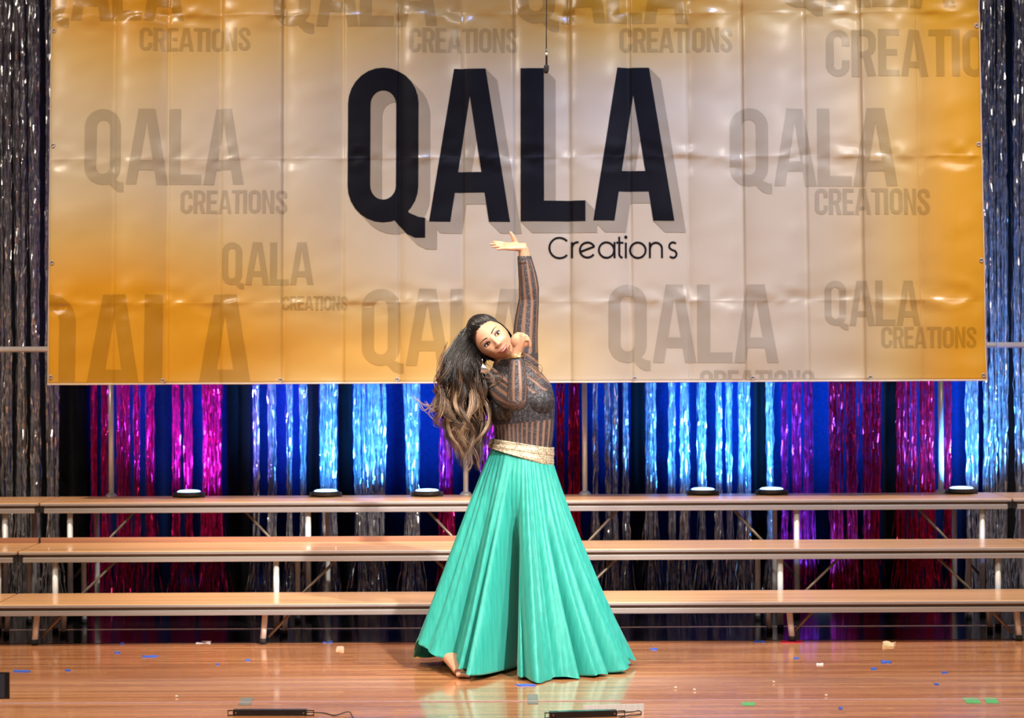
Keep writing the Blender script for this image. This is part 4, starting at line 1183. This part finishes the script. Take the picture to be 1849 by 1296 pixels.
# ---- gold sash, slanting down to the right
def sash():
    n, m_ = 160, 26
    V = []
    for j in range(m_):
        v = j / (m_ - 1)
        for i in range(n):
            a = 2 * math.pi * i / n
            s_, c_ = math.sin(a), math.cos(a)
            yt = 799.0 + 9.0 * s_ ; yb = 824 + 17.5 * s_
            py = yt + (yb - yt) * v
            c = P(944 - 2 * v, py)
            rx = (54.5 + 5.0 * v * (1 if s_ < 0 else 0.2)) * DD / FPX; ry = 0.097 + 0.014 * v
            wr = 0.0012 * math.sin(v * 14 + 3 * s_ + 2 * c_) + 0.0007 * math.sin(v * 41 + 5 * s_)
            V.append((c.x + (rx + 0.004 + wr) * s_, DD - (ry + 0.005 + wr) * c_, c.z))
    return V, [(j * n + i, j * n + (i + 1) % n, (j + 1) * n + (i + 1) % n, (j + 1) * n + i) for j in range(m_ - 1) for i in range(n)]
def gold_mat():
    m, nt, b = new_mat('gold_sequin_cloth'); L = nt.links.new
    tc = N(nt, 'ShaderNodeTexCoord'); vz = N(nt, 'ShaderNodeTexVoronoi'); vz.inputs['Scale'].default_value = 300; L(tc.outputs['Object'], vz.inputs['Vector'])
    sp = N(nt, 'ShaderNodeSeparateXYZ'); L(vz.outputs['Color'], sp.inputs[0])
    rp = N(nt, 'ShaderNodeValToRGB'); rp.color_ramp.elements[0].color = (0.16, 0.12, 0.075, 1); rp.color_ramp.elements[1].color = (0.78, 0.66, 0.46, 1)
    L(sp.outputs['X'], rp.inputs['Fac']); L(rp.outputs['Color'], b.inputs['Base Color'])
    b.inputs['Metallic'].default_value = 0.35; b.inputs['Roughness'].default_value = 0.5
    bp = N(nt, 'ShaderNodeBump'); bp.inputs['Strength'].default_value = 0.5; bp.inputs['Distance'].default_value = 0.002; L(sp.outputs['Y'], bp.inputs['Height']); L(bp.outputs['Normal'], b.inputs['Normal'])
    return m
MAT['gold'] = gold_mat()
Va, Fa = sash()
sa = from_np('sash', Va, Fa, MAT['gold'], person, smooth=True)
so = sa.modifiers.new('thickness', 'SOLIDIFY'); so.thickness = 0.002

# ---- bangles and earring
MAT['bangle'] = plain('polished_gold', (0.90, 0.66, 0.30), 0.18, 1.0, 0.05)
ax = Vector(WRR - ELR).normalized()
def ring_tube(c, ax, R, r, tilt):
    ax = (ax + Vector(tilt)).normalized(); n = ax.orthogonal().normalized(); b = ax.cross(n)
    bm = bmesh.new(); n1, n2 = 36, 8
    rg = [[bm.verts.new(Vector(c) + (n * math.cos(2 * math.pi * i / n1) + b * math.sin(2 * math.pi * i / n1)) * (R + r * math.cos(2 * math.pi * j / n2)) + ax * r * math.sin(2 * math.pi * j / n2)) for j in range(n2)] for i in range(n1)]
    for i in range(n1):
        for j in range(n2):
            bm.faces.new((rg[i][j], rg[(i + 1) % n1][j], rg[(i + 1) % n1][(j + 1) % n2], rg[i][(j + 1) % n2]))
    return bm
for q, (o_, tl_) in enumerate(((-0.004, (-0.25, -0.15, 0)), (-0.010, (-0.12, -0.20, 0)), (-0.017, (-0.05, -0.12, 0)))):
    c = Vector(WRR) + ax * (o_ + 0.012)
    from_bm('bangle', ring_tube(c, ax, 0.0365, 0.0022, tl_), MAT['bangle'], person, smooth=True)
MAT['pearl'] = plain('silver_earring', (0.82, 0.80, 0.78), 0.22, 0.9, 0.05)
er = empty('earring', (0, 0, 0)); er.parent = person
e0 = P(871, 651, -0.15)
er.location = Vector(e0) - person.location
bm = bmesh.new(); bm_tube(bm, [e0 + Vector((0, 0, 0.008)), e0 + Vector((0.001, 0, -0.012))], 0.0012, 8); from_bm('hook', bm, MAT['pearl'], er, smooth=True)
for i in range(5):
    aa_ = -0.45 + 0.2 * i
    e1 = e0 + Vector((0.002, 0, -0.012)); e2 = e1 + Vector((0.040 * math.sin(aa_) + 0.010, -0.002 + 0.001 * i, -0.040 * math.cos(aa_)))
    bm = bmesh.new(); bm_tube(bm, [e1, e1.lerp(e2, 0.5), e2], [0.0012, 0.0034, 0.0042], 10); bm_ball(bm, e2, 0.0042, 10)
    from_bm('tassel', bm, MAT['pearl'], er, smooth=True)

# ---- hair
def hair_mat():
    m, nt, b = new_mat('dark_hair_with_blonde_ends'); L = nt.links.new
    at = N(nt, 'ShaderNodeAttribute'); at.attribute_name = 'tone'
    rp = N(nt, 'ShaderNodeValToRGB'); cr = rp.color_ramp
    cr.elements[0].position = 0.0; cr.elements[0].color = (0.010, 0.008, 0.008, 1)
    cr.elements[1].position = 1.0; cr.elements[1].color = (0.44, 0.30, 0.19, 1)
    for p_, c_ in ((0.35, (0.020, 0.014, 0.012, 1)), (0.60, (0.085, 0.045, 0.028, 1)), (0.80, (0.22, 0.125, 0.070, 1))):
        e = cr.elements.new(p_); e.color = c_
    L(at.outputs['Fac'], rp.inputs['Fac']); L(rp.outputs['Color'], b.inputs['Base Color'])
    b.inputs['Roughness'].default_value = 0.36; b.inputs['Specular IOR Level'].default_value = 0.7
    return m
MAT['hair'] = hair_mat()
HVt, HFt, HTn = [], [], []
def strand(path, r0, r1, tone0, tone1, seg=5, tones=None):
    n = len(path)
    P_ = np.asarray(path); Tn = np.gradient(P_, axis=0); Tn /= (np.linalg.norm(Tn, axis=1)[:, None] + 1e-9)
    ref = np.array((0.3, 1.0, 0.2)); n1 = np.cross(Tn, ref); n1 /= (np.linalg.norm(n1, axis=1)[:, None] + 1e-9); n2 = np.cross(Tn, n1)
    u = np.linspace(0, 1, n); r = (r0 + (r1 - r0) * u) * np.minimum(1, (1 - u) * 6 + 0.12)
    b0 = len(HVt) if not HVt else sum(len(q) for q in HVt)
    rows = np.stack([P_ + (n1 * math.cos(2 * math.pi * k / seg) + n2 * math.sin(2 * math.pi * k / seg)) * r[:, None] for k in range(seg)], 1)
    HVt.append(rows.reshape(-1, 3))
    HTn.append(np.repeat(tone0 + (tone1 - tone0) * u if tones is None else tones, seg))
    i = np.arange(n - 1)[:, None]; k = np.arange(seg)[None, :]; k2 = (k + 1) % seg
    f = np.stack([b0 + i * seg + k, b0 + i * seg + k2, b0 + (i + 1) * seg + k2, b0 + (i + 1) * seg + k], -1).reshape(-1, 4)
    HFt.append(f)
def scalp(d, lift=1.0):
    d = np.asarray(d, dtype=float); d = d / np.linalg.norm(d, axis=-1, keepdims=True)
    q = np.stack([0.0765 * d[..., 0], 0.117 * d[..., 1], np.where(d[..., 2] > 0, 0.088, 0.108) * d[..., 2]], -1)
    return h2w(q * lift)
def slerp_path(d0, d1, n):
    d0 = np.array(d0, float); d1 = np.array(d1, float); d0 /= np.linalg.norm(d0); d1 /= np.linalg.norm(d1)
    w_ = math.acos(max(-1, min(1, float(d0 @ d1)))); u = np.linspace(0, 1, n)[:, None]
    if w_ < 1e-3: return np.repeat(d0[None], n, 0)
    return (np.sin((1 - u) * w_) * d0 + np.sin(u * w_) * d1) / math.sin(w_)
# scalp cap
def hairline(d):
    # True where hair grows: behind a line over the forehead and in front of the ears
    a, b, c = d[..., 0], d[..., 1], d[..., 2]
    return (c < 0.22 + 0.0 * a) & (b > -0.75) | ((b > 0.60 - 0.10 * np.abs(a)) )
nu2, nv2 = 90, 60
T2, P2 = np.meshgrid(np.linspace(0, 2 * math.pi, nu2, endpoint=False), np.linspace(0.02, math.pi - 0.02, nv2))
dirs = np.stack([np.sin(P2) * np.cos(T2), np.cos(P2), np.sin(P2) * np.sin(T2)], -1)
cap_ok = hairline(dirs)
CV = scalp(dirs.reshape(-1, 3), 1.03)
CF = [(j * nu2 + i, j * nu2 + (i + 1) % nu2, (j + 1) * nu2 + (i + 1) % nu2, (j + 1) * nu2 + i) for j in range(nv2 - 1) for i in range(nu2) if cap_ok[j, i] and cap_ok[j, (i + 1) % nu2] and cap_ok[j + 1, i] and cap_ok[j + 1, (i + 1) % nu2]]
MAT['cap'] = plain('black_hair_roots', (0.012, 0.009, 0.009), 0.4, var=0.3, scale=60)
from_np('hair_cap', CV, CF, MAT['cap'], person, smooth=True)
# hair that falls: leaves the head on its left and back, hangs down in loose curls
hr = np.random.default_rng(5)
def fall(p0, pe, n, wave, freq, ph):
    pass
def zpix(z): return 629 - (z - CAM_H) * FPX / DD
NL = 92
for q in range(NL):
    w = (q + hr.random()) / NL
    w = (w * 1.618 * 31) % 1.0
    lay = hr.random()                       # 0 = towards the hall, 1 = behind
    leave = np.array((-0.40 - 0.58 * w + hr.normal(0, 0.06), 0.80 - 0.95 * w + hr.normal(0, 0.08), 0.18 - 1.0 * lay * (1 - 0.3 * w)))
    leave /= np.linalg.norm(leave)
    ed = -0.165 + 0.20 * lay
    p1 = scalp(leave, 1.06 + 0.10 * hr.random())
    y1 = zpix(p1[2])
    A1 = PV(806 + 58 * w + hr.normal(0, 4), max(y1 + 16, 660) + hr.normal(0, 5), ed * 0.9 - 0.01)
    A2 = PV(794 + 78 * w + hr.normal(0, 7), 722 + hr.normal(0, 12), ed)
    long_ = hr.random()
    ey = 748 + 102 * long_
    ex = (806 + 66 * w) * (1 - 0.75 * long_) + 0.75 * long_ * (845 + 14 * (w - 0.5)) + hr.normal(0, 7)
    if lay < 0.35 and w > 0.75: ex -= 6
    A3 = PV(ex, ey, ed + 0.01)
    n = 40
    cen = np.array(smooth_path([p1, A1, A2, A3], n))
    u = np.linspace(0, 1, n)
    am = (0.0020 + 0.0210 * np.clip((u - 0.22) / 0.6, 0, 1) ** 1.1) * hr.uniform(0.7, 1.3)
    fq = hr.uniform(13, 19); ph0 = hr.uniform(0, 6.28); hand_ = 1 if hr.random() < 0.5 else -1
    am = am * (1 + 0.5 * np.clip((u - 0.7) / 0.3, 0, 1))
    lt = hr.normal(0, 0.26)
    ns = 30
    for k in range(ns):
        for _ in range(40):
            d0 = hr.normal(size=3); d0 /= np.linalg.norm(d0)
            if hairline(d0) and d0[1] > -0.4 and float(d0 @ leave) > 0.1: break
        o1 = hr.normal(0, 1, 3) * 0.0046
        spread_ = 1.5 - 0.7 * u
        ph = ph0 + hr.normal(0, 0.20)
        out = cen + o1[None] * spread_[:, None]
        a_ = am * hr.uniform(0.8, 1.2)
        out[:, 0] += a_ * np.sin(hand_ * fq * u + ph); out[:, 1] += a_ * np.cos(hand_ * fq * u + ph); out[:, 2] += 0.55 * a_ * np.sin(fq * u + ph + 1.2)
        root = scalp(slerp_path(d0, leave, 7), 1.045 + 0.05 * hr.random())
        # ease from the scalp into the lock
        path = np.concatenate([root[:-1], out[2:]])
        z0 = zpix(path[:, 2])
        tone = np.clip((z0 - 628) / 105, 0, 1) * 0.72 + lt * np.clip((z0 - 610) / 60, 0, 1) + hr.normal(0, 0.13)
        cut = 1.0 if hr.random() < 0.7 else hr.uniform(0.75, 1.0)
        m_ = max(12, int(len(path) * cut))
        strand(path[:m_], hr.uniform(0.0008, 0.0013), hr.uniform(0.0006, 0.0010), tone[0], tone[m_ - 1], 3, tone[:m_])
# stray curls blown out to the left and short ones over the shoulder
for (x0, y0, x1, y1, x2, y2) in ((800, 690, 780, 735, 742, 716), (798, 700, 770, 742, 755, 722), (800, 640, 790, 668, 797, 690), (802, 650, 786, 690, 800, 720), (806, 720, 775, 745, 790, 765), (800, 730, 782, 742, 768, 728), (806, 625, 793, 650, 790, 668), (880, 670, 898, 690, 888, 706), (876, 660, 905, 682, 884, 700), (838, 800, 852, 832, 846, 852), (846, 800, 862, 825, 868, 848), (950, 655, 975, 668, 968, 690), (946, 650, 962, 664, 974, 688)):
    for k in range(4):
        j_ = hr.normal(0, 2.5, 6)
        pth = smooth_path([PV(x0 + j_[0], y0 + j_[1], -0.12), PV(x1 + j_[2], y1 + j_[3], -0.13), PV(x2 + j_[4], y2 + j_[5], -0.12)], 22)
        strand(np.array(pth), 0.0015, 0.0009, 0.6, 0.95)
# hair swept back from the forehead to the crown
for q in range(230):
    az = hr.uniform(-1.0, 1.0)
    d0 = np.array((az * 0.95, 0.66 - 0.42 * az * az + hr.normal(0, 0.03), 0.62 - 0.30 * az * az))
    d1 = np.array((-0.10 + 0.25 * az + hr.normal(0, 0.07), 0.96, -0.62 + hr.normal(0, 0.08)))
    lift = 1.055 + 0.05 * hr.random()
    pth = scalp(slerp_path(d0, d1, 22), 1.0) ; cen = np.array(HC)
    u = np.linspace(0, 1, 22)[:, None]
    pth = cen + (pth - cen) * (1.01 + (lift - 1.0) * np.sin(np.pi * np.clip(u * 1.1, 0, 1)) ** 0.7 + 0.05 * u)
    strand(pth, 0.0024, 0.0024, 0.0, hr.uniform(0.05, 0.3))
# braid knot at the crown
for k in range(9):
    t = k / 8
    c0 = scalp(np.array((-0.42 + 0.36 * t, 0.90, -0.25 - 0.35 * t)), 1.10)
    th_ = np.linspace(0, 2 * math.pi, 16)
    rr = 0.011
    n_ = np.array(HU); s1 = np.array(HR) * math.cos(0.7) + np.array(HF) * math.sin(0.7) * (1 if k % 2 else -1)
    s2 = n_
    strand(c0 + np.cos(th_)[:, None] * s1 * rr + np.sin(th_)[:, None] * s2 * rr * 0.7, 0.0035, 0.0035, 0.05, 0.25, 6)
HV_ = np.concatenate(HVt); HF_ = np.concatenate(HFt); HT_ = np.concatenate(HTn)
ho = from_np('hair', HV_, HF_, MAT['hair'], person, smooth=True)
at = ho.data.attributes.new('tone', 'FLOAT', 'POINT'); at.data.foreach_set('value', HT_.astype(np.float32))
ho['kind'] = 'stuff'


# ------------------------------------------------------------------ things lying on the stage
def floor_at(px, py):
    """where the floor is met at that pixel"""
    D = CAM_H * FPX / (py - HORIZON)
    for _ in range(6):
        p = W(px, py, D)
        D *= CAM_H / max(0.05, (CAM_H - p.z))
    p = W(px, py, D)
    return Vector((p.x, D, 0.0))
def slab(name, px0, px1, py0, py1, mat, label, cat, group=None, skew=0.0, th=0.0015, ragged=0.0):
    """a flat piece on the boards between those pixel columns and rows (py0 = far edge)"""
    A, B = floor_at(px0 + skew, py0), floor_at(px1 + skew, py0); C, E = floor_at(px1, py1), floor_at(px0, py1)
    bm = bmesh.new()
    c = (A + B + C + E) / 4
    ring = []
    for a, b in ((E, C), (C, B), (B, A), (A, E)):
        for k in range(4):
            q = a.lerp(b, k / 4)
            if ragged: q = q + (c - q) * random.uniform(0, ragged)
            ring.append(q)
    z0 = 0.0003
    lo = [bm.verts.new((q.x, q.y, z0)) for q in ring]; hi = [bm.verts.new((q.x, q.y, z0 + th * random.uniform(0.8, 1.3 if not ragged else 2.4))) for q in ring]
    ct = bm.verts.new((c.x, c.y, z0 + th)); n = len(ring)
    for i in range(n):
        bm.faces.new((lo[i], lo[(i + 1) % n], hi[(i + 1) % n], hi[i])); bm.faces.new((hi[i], hi[(i + 1) % n], ct))
    bm.faces.new(lo[::-1])
    return tagit(from_bm(name, bm, mat, base=(c.x, c.y, 0)), label, cat, group)
GT = plain('green_gaffer_tape', (0.10, 0.42, 0.16), 0.6); GR = plain('grey_gaffer_tape', (0.19, 0.21, 0.20), 0.6); RD = plain('red_tape', (0.55, 0.02, 0.06), 0.5)
YL = plain('yellow_tape', (0.75, 0.38, 0.03), 0.5); TN = plain('cream_scrap', (0.72, 0.55, 0.28), 0.6); BL = plain('blue_tape', (0.04, 0.13, 0.62), 0.5); WT = plain('white_scrap', (0.75, 0.72, 0.70), 0.6)
PK = plain('peach_scrap', (0.72, 0.42, 0.26), 0.6)
slab('tape_mark', 1340, 1363, 1268, 1274, GT, 'short green tape mark on the floor, the one nearest the dancer', 'tape', 'green tape marks', 0)
slab('tape_mark', 1746, 1772, 1260, 1270, GT, 'green tape mark, left one of the pair at the right', 'tape', 'green tape marks', -8)
slab('tape_mark', 1782, 1804, 1260, 1270, GT, 'green tape mark, right one of the pair at the right', 'tape', 'green tape marks', -6)
slab('tape_mark', 430, 452, 1260, 1273, GR, 'grey tape square on the floor behind the left light bar', 'tape', None, 6)
slab('tape_mark', 953, 972, 1254, 1271, GR, 'grey tape square on the floor in front of the teal skirt', 'tape', None, -1)
slab('tape_mark', 1409, 1449, 1156.6, 1161, RD, 'red tape strip at the foot of the right riser leg', 'tape', None, 0, 0.002, 0.12)
slab('tape_scrap', 747, 760, 1183, 1187, YL, 'small yellow tape scrap under the left hem of the skirt', 'tape', None, 0, 0.002, 0.1)
slab('paper_scrap', 1591, 1615, 1161, 1169, TN, 'crumpled cream scrap on the floor at right', 'scrap', None, 3, 0.005, 0.35)
slab('paper_scrap', 606, 621, 1168, 1176, PK, 'peach coloured scrap on the floor left of the skirt', 'scrap', None, 2, 0.003, 0.25)
slab('paper_scrap', 352, 382, 1158, 1162, WT, 'long white scrap on the floor near the left riser leg', 'scrap', None, 0, 0.002, 0.3)
slab('paper_scrap', 1474, 1487, 1198, 1202, WT, 'white matchstick shaped scrap on the floor at right', 'scrap', None, 0, 0.002, 0.1)
pell = [(1220, 1243, 'white paper pellet on the floor right of the skirt hem, the larger of two'), (1254, 1247, 'white paper pellet on the floor right of the skirt hem, farther from her'), (1492, 1257, 'white paper pellet between the single green tape and the pair'), (319, 1259, 'white paper pellet left of the grey tape square'), (1397, 1233, 'white paper pellet above the single green tape mark')]
for i, (px, py, lab) in enumerate(pell):
    c = floor_at(px, py); bm = bmesh.new(); bm_ball(bm, (c.x, c.y, 0.0045), (0.0058, 0.005, 0.0045), 10)
    for v in bm.verts: v.co += Vector((random.uniform(-1, 1), random.uniform(-1, 1), random.uniform(0, 1))) * 0.0008
    tagit(from_bm('paper_pellet', bm, WT, base=(c.x, c.y, 0)), lab, 'scrap', 'white pellets on the floor')
blues = [(24, 56, 1210, 1214, 'long torn blue tape scrap on the floor above the phone'), (117, 128, 1209, 1212, 'short blue tape scrap on the floor, next right of the one above the phone'), (256, 285, 1184, 1187, 'flat blue tape scrap below the left riser, longest there'),
         (217, 224, 1160, 1164, 'tiny blue scrap at the edge of the black dance floor under the left riser'), (207, 218, 1177, 1180, 'small blue scrap left of the flat long blue one'), (443, 452, 1190.5, 1193, 'small blue scrap in front of the left riser middle leg'),
         (391, 396, 1198, 1201, 'blue speck left of the left riser middle leg reflection'), (582, 602, 1157.5, 1161, 'blue scrap at the black floor edge left of the peach scrap'), (1590, 1610, 1193, 1198, 'blue tape scrap below the crumpled cream scrap'),
         (1572, 1584, 1206, 1210, 'dark blue scrap lower left of the one below the cream scrap'), (1700, 1712, 1213, 1216, 'blue scrap far right on the open floor'), (1686, 1696, 1234, 1237, 'blue scrap above the pair of green tapes'),
         (1361, 1384, 1157, 1160, 'pale blue scrap left of the red tape strip'), (1433, 1443, 1187.5, 1190, 'blue scrap below the red tape strip'), (930, 968, 1236, 1239, 'blue tape scrap under the front hem of the teal skirt'),
         (1174, 1188, 1171, 1173.5, 'blue scrap right of the skirt near the black floor edge'), (1514, 1522, 1277, 1281, 'blue scrap at the front, right of the single green tape')]
for (a, b, c, d, lab) in blues:
    slab('tape_scrap', a, b, c, d, BL, lab, 'tape', 'torn blue tape scraps on the floor', 0, 0.002, 0.35)

# light bars on the floor at the front
def light_bar(px0, px1, py, hpx, label, cable, tilt=0.0):
    a, b = floor_at(px0, py), floor_at(px1, py + tilt)
    r = empty('light_bar', ((a.x + b.x) / 2, (a.y + b.y) / 2, 0), label, 'light bar', 'black light bars at the front of the stage')
    y = (a.y + b.y) / 2; h = hpx * y / FPX; L_ = b.x - a.x
    rot = math.atan2(b.y - a.y, L_)
    def bx(name, x0, x1, y0, y1, z0, z1, mat, bev=0.001):
        bm = bmesh.new(); bm_box(bm, x0, x1, y0, y1, z0, z1, bev)
        o = from_bm(name, bm, mat, None, base=(0, 0, 0)); o.parent = r; return o
    hl_ = L_ / 2
    bx('housing', -hl_ + 0.020, hl_ - 0.030, -0.016, 0.016, 0.0, h, MAT['black'])
    for s_, w_ in ((-1, 0.020), (1, 0.028)):
        x1_ = s_ * hl_; x0_ = s_ * (hl_ - w_)
        bm = bmesh.new()
        lo_, hi_ = min(x0_, x1_), max(x0_, x1_)
        bm_box(bm, lo_, hi_, -0.014, -0.011, 0, 0.004); bm_box(bm, lo_, hi_, -0.014, -0.011, h - 0.004, h)
        e_ = hi_ if s_ > 0 else lo_ + 0.003
        bm_box(bm, e_ - 0.003, e_, -0.014, -0.011, 0, h)
        o = from_bm('end_bracket', bm, MAT['black'], None, base=(0, 0, 0)); o.parent = r
        bm = bmesh.new(); bm_tube(bm, [(s_ * (hl_ - w_ - 0.012), -0.0160, h / 2), (s_ * (hl_ - w_ - 0.012), -0.0185, h / 2)], [0.0042, 0.0035], 12)
        o = from_bm('screw', bm, plain('brass_screw', (0.35, 0.25, 0.2), 0.4, 0.8), None, base=(0, 0, 0)); o.parent = r
    bm = bmesh.new(); bm_box(bm, -hl_ + 0.05, hl_ - 0.06, -0.0135, 0.0135, h, h + 0.0012)
    o = from_bm('lens_strip', bm, plain('dark_lens_strip', (0.03, 0.03, 0.035), 0.15), None, base=(0, 0, 0)); o.parent = r
    pts = [Vector((hl_ - 0.03, 0.0, h * 0.5))] + [floor_at(*q[:2]) - Vector(r.location) + Vector((0, 0, q[2])) for q in cable]
    bm = bmesh.new(); bm_tube(bm, smooth_path(pts, 40), 0.0022, 8)
    o = from_bm('cable', bm, MAT['rubber'], None, base=(0, 0, 0), smooth=True); o.parent = r
    r.rotation_euler = (0, 0, rot)
    return r
light_bar(412, 568, 1291, 10.5, 'black light bar on the floor at left with a trailing cable', [(585, 1288, 0.003), (605, 1292, 0.003), (630, 1290, 0.012), (640, 1297, 0.003), (660, 1304, 0.003)], 0)
light_bar(982, 1128, 1296, 11, 'black light bar on the floor in front of the white card', [(1145, 1289, 0.004), (1160, 1288, 0.006), (1158, 1293, 0.003), (1130, 1296, 0.004), (1105, 1303, 0.004)], -4)
c0, c1 = floor_at(1053, 1286), floor_at(1163, 1284)
bm = bmesh.new()
cv = [bm.verts.new(q) for q in ((c0.x, c0.y + 0.002, 0.001), (c1.x, c1.y + 0.002, 0.001), (c1.x, c1.y + 0.012, 0.026), (c0.x, c0.y + 0.012, 0.024), (c0.x, c0.y + 0.040, 0.001), (c1.x, c1.y + 0.040, 0.001), (c1.x, c1.y + 0.0135, 0.0275), (c0.x, c0.y + 0.0135, 0.0255))]
for q in ((0, 1, 2, 3), (5, 4, 7, 6), (3, 2, 6, 7), (0, 3, 7, 4), (1, 5, 6, 2), (0, 4, 5, 1)):
    bm.faces.new([cv[i] for i in q])
tagit(from_bm('folded_card', bm, plain('white_ribbed_card', (0.62, 0.60, 0.62), 0.55, var=0.2, scale=1.0, stretch=(220, 1, 1)), base=((c0.x + c1.x) / 2, c0.y, 0)), 'white ribbed card standing on the floor behind the right light bar', 'card')

# phone on a small stand at the front, its edge reaching into the picture at the left
DP = 7.2
pa, pb = W(-128, 1214, DP), W(17, 1262, DP)
phone = empty('phone', ((pa.x + pb.x) / 2, DP, 0.0), 'black phone on a small stand cut off by the left edge of the picture', 'phone')
bm = bmesh.new(); bm_box(bm, pa.x, pb.x, DP, DP + 0.009, pb.z, pa.z, 0.003)
from_bm('case', bm, MAT['black'], phone)
bm = bmesh.new(); bm_box(bm, pa.x + 0.006, pb.x - 0.006 - 0.010, DP - 0.0008, DP + 0.0005, pb.z + 0.005, pa.z - 0.005)
from_bm('screen', bm, emit('dim_phone_screen', (0.03, 0.035, 0.05), 0.3), phone)
mx_ = (pa.x + pb.x) / 2
bm = bmesh.new(); bm_box(bm, mx_ - 0.016, mx_ + 0.016, DP - 0.003, DP + 0.013, pb.z - 0.006, pb.z + 0.001, 0.002); bm_tube(bm, [(mx_, DP + 0.005, pb.z - 0.005), (mx_, DP + 0.005, 0.05)], 0.006, 10)
from_bm('clamp', bm, MAT['black'], phone)
for k in range(3):
    a_ = 0.5 + 2.0944 * k
    bm = bmesh.new(); bm_tube(bm, [(mx_, DP + 0.005, 0.06), (mx_ + 0.06 * math.cos(a_), DP + 0.005 + 0.06 * math.sin(a_), 0.005)], [0.006, 0.005], 10)
    from_bm('leg', bm, MAT['black'], phone, smooth=True)
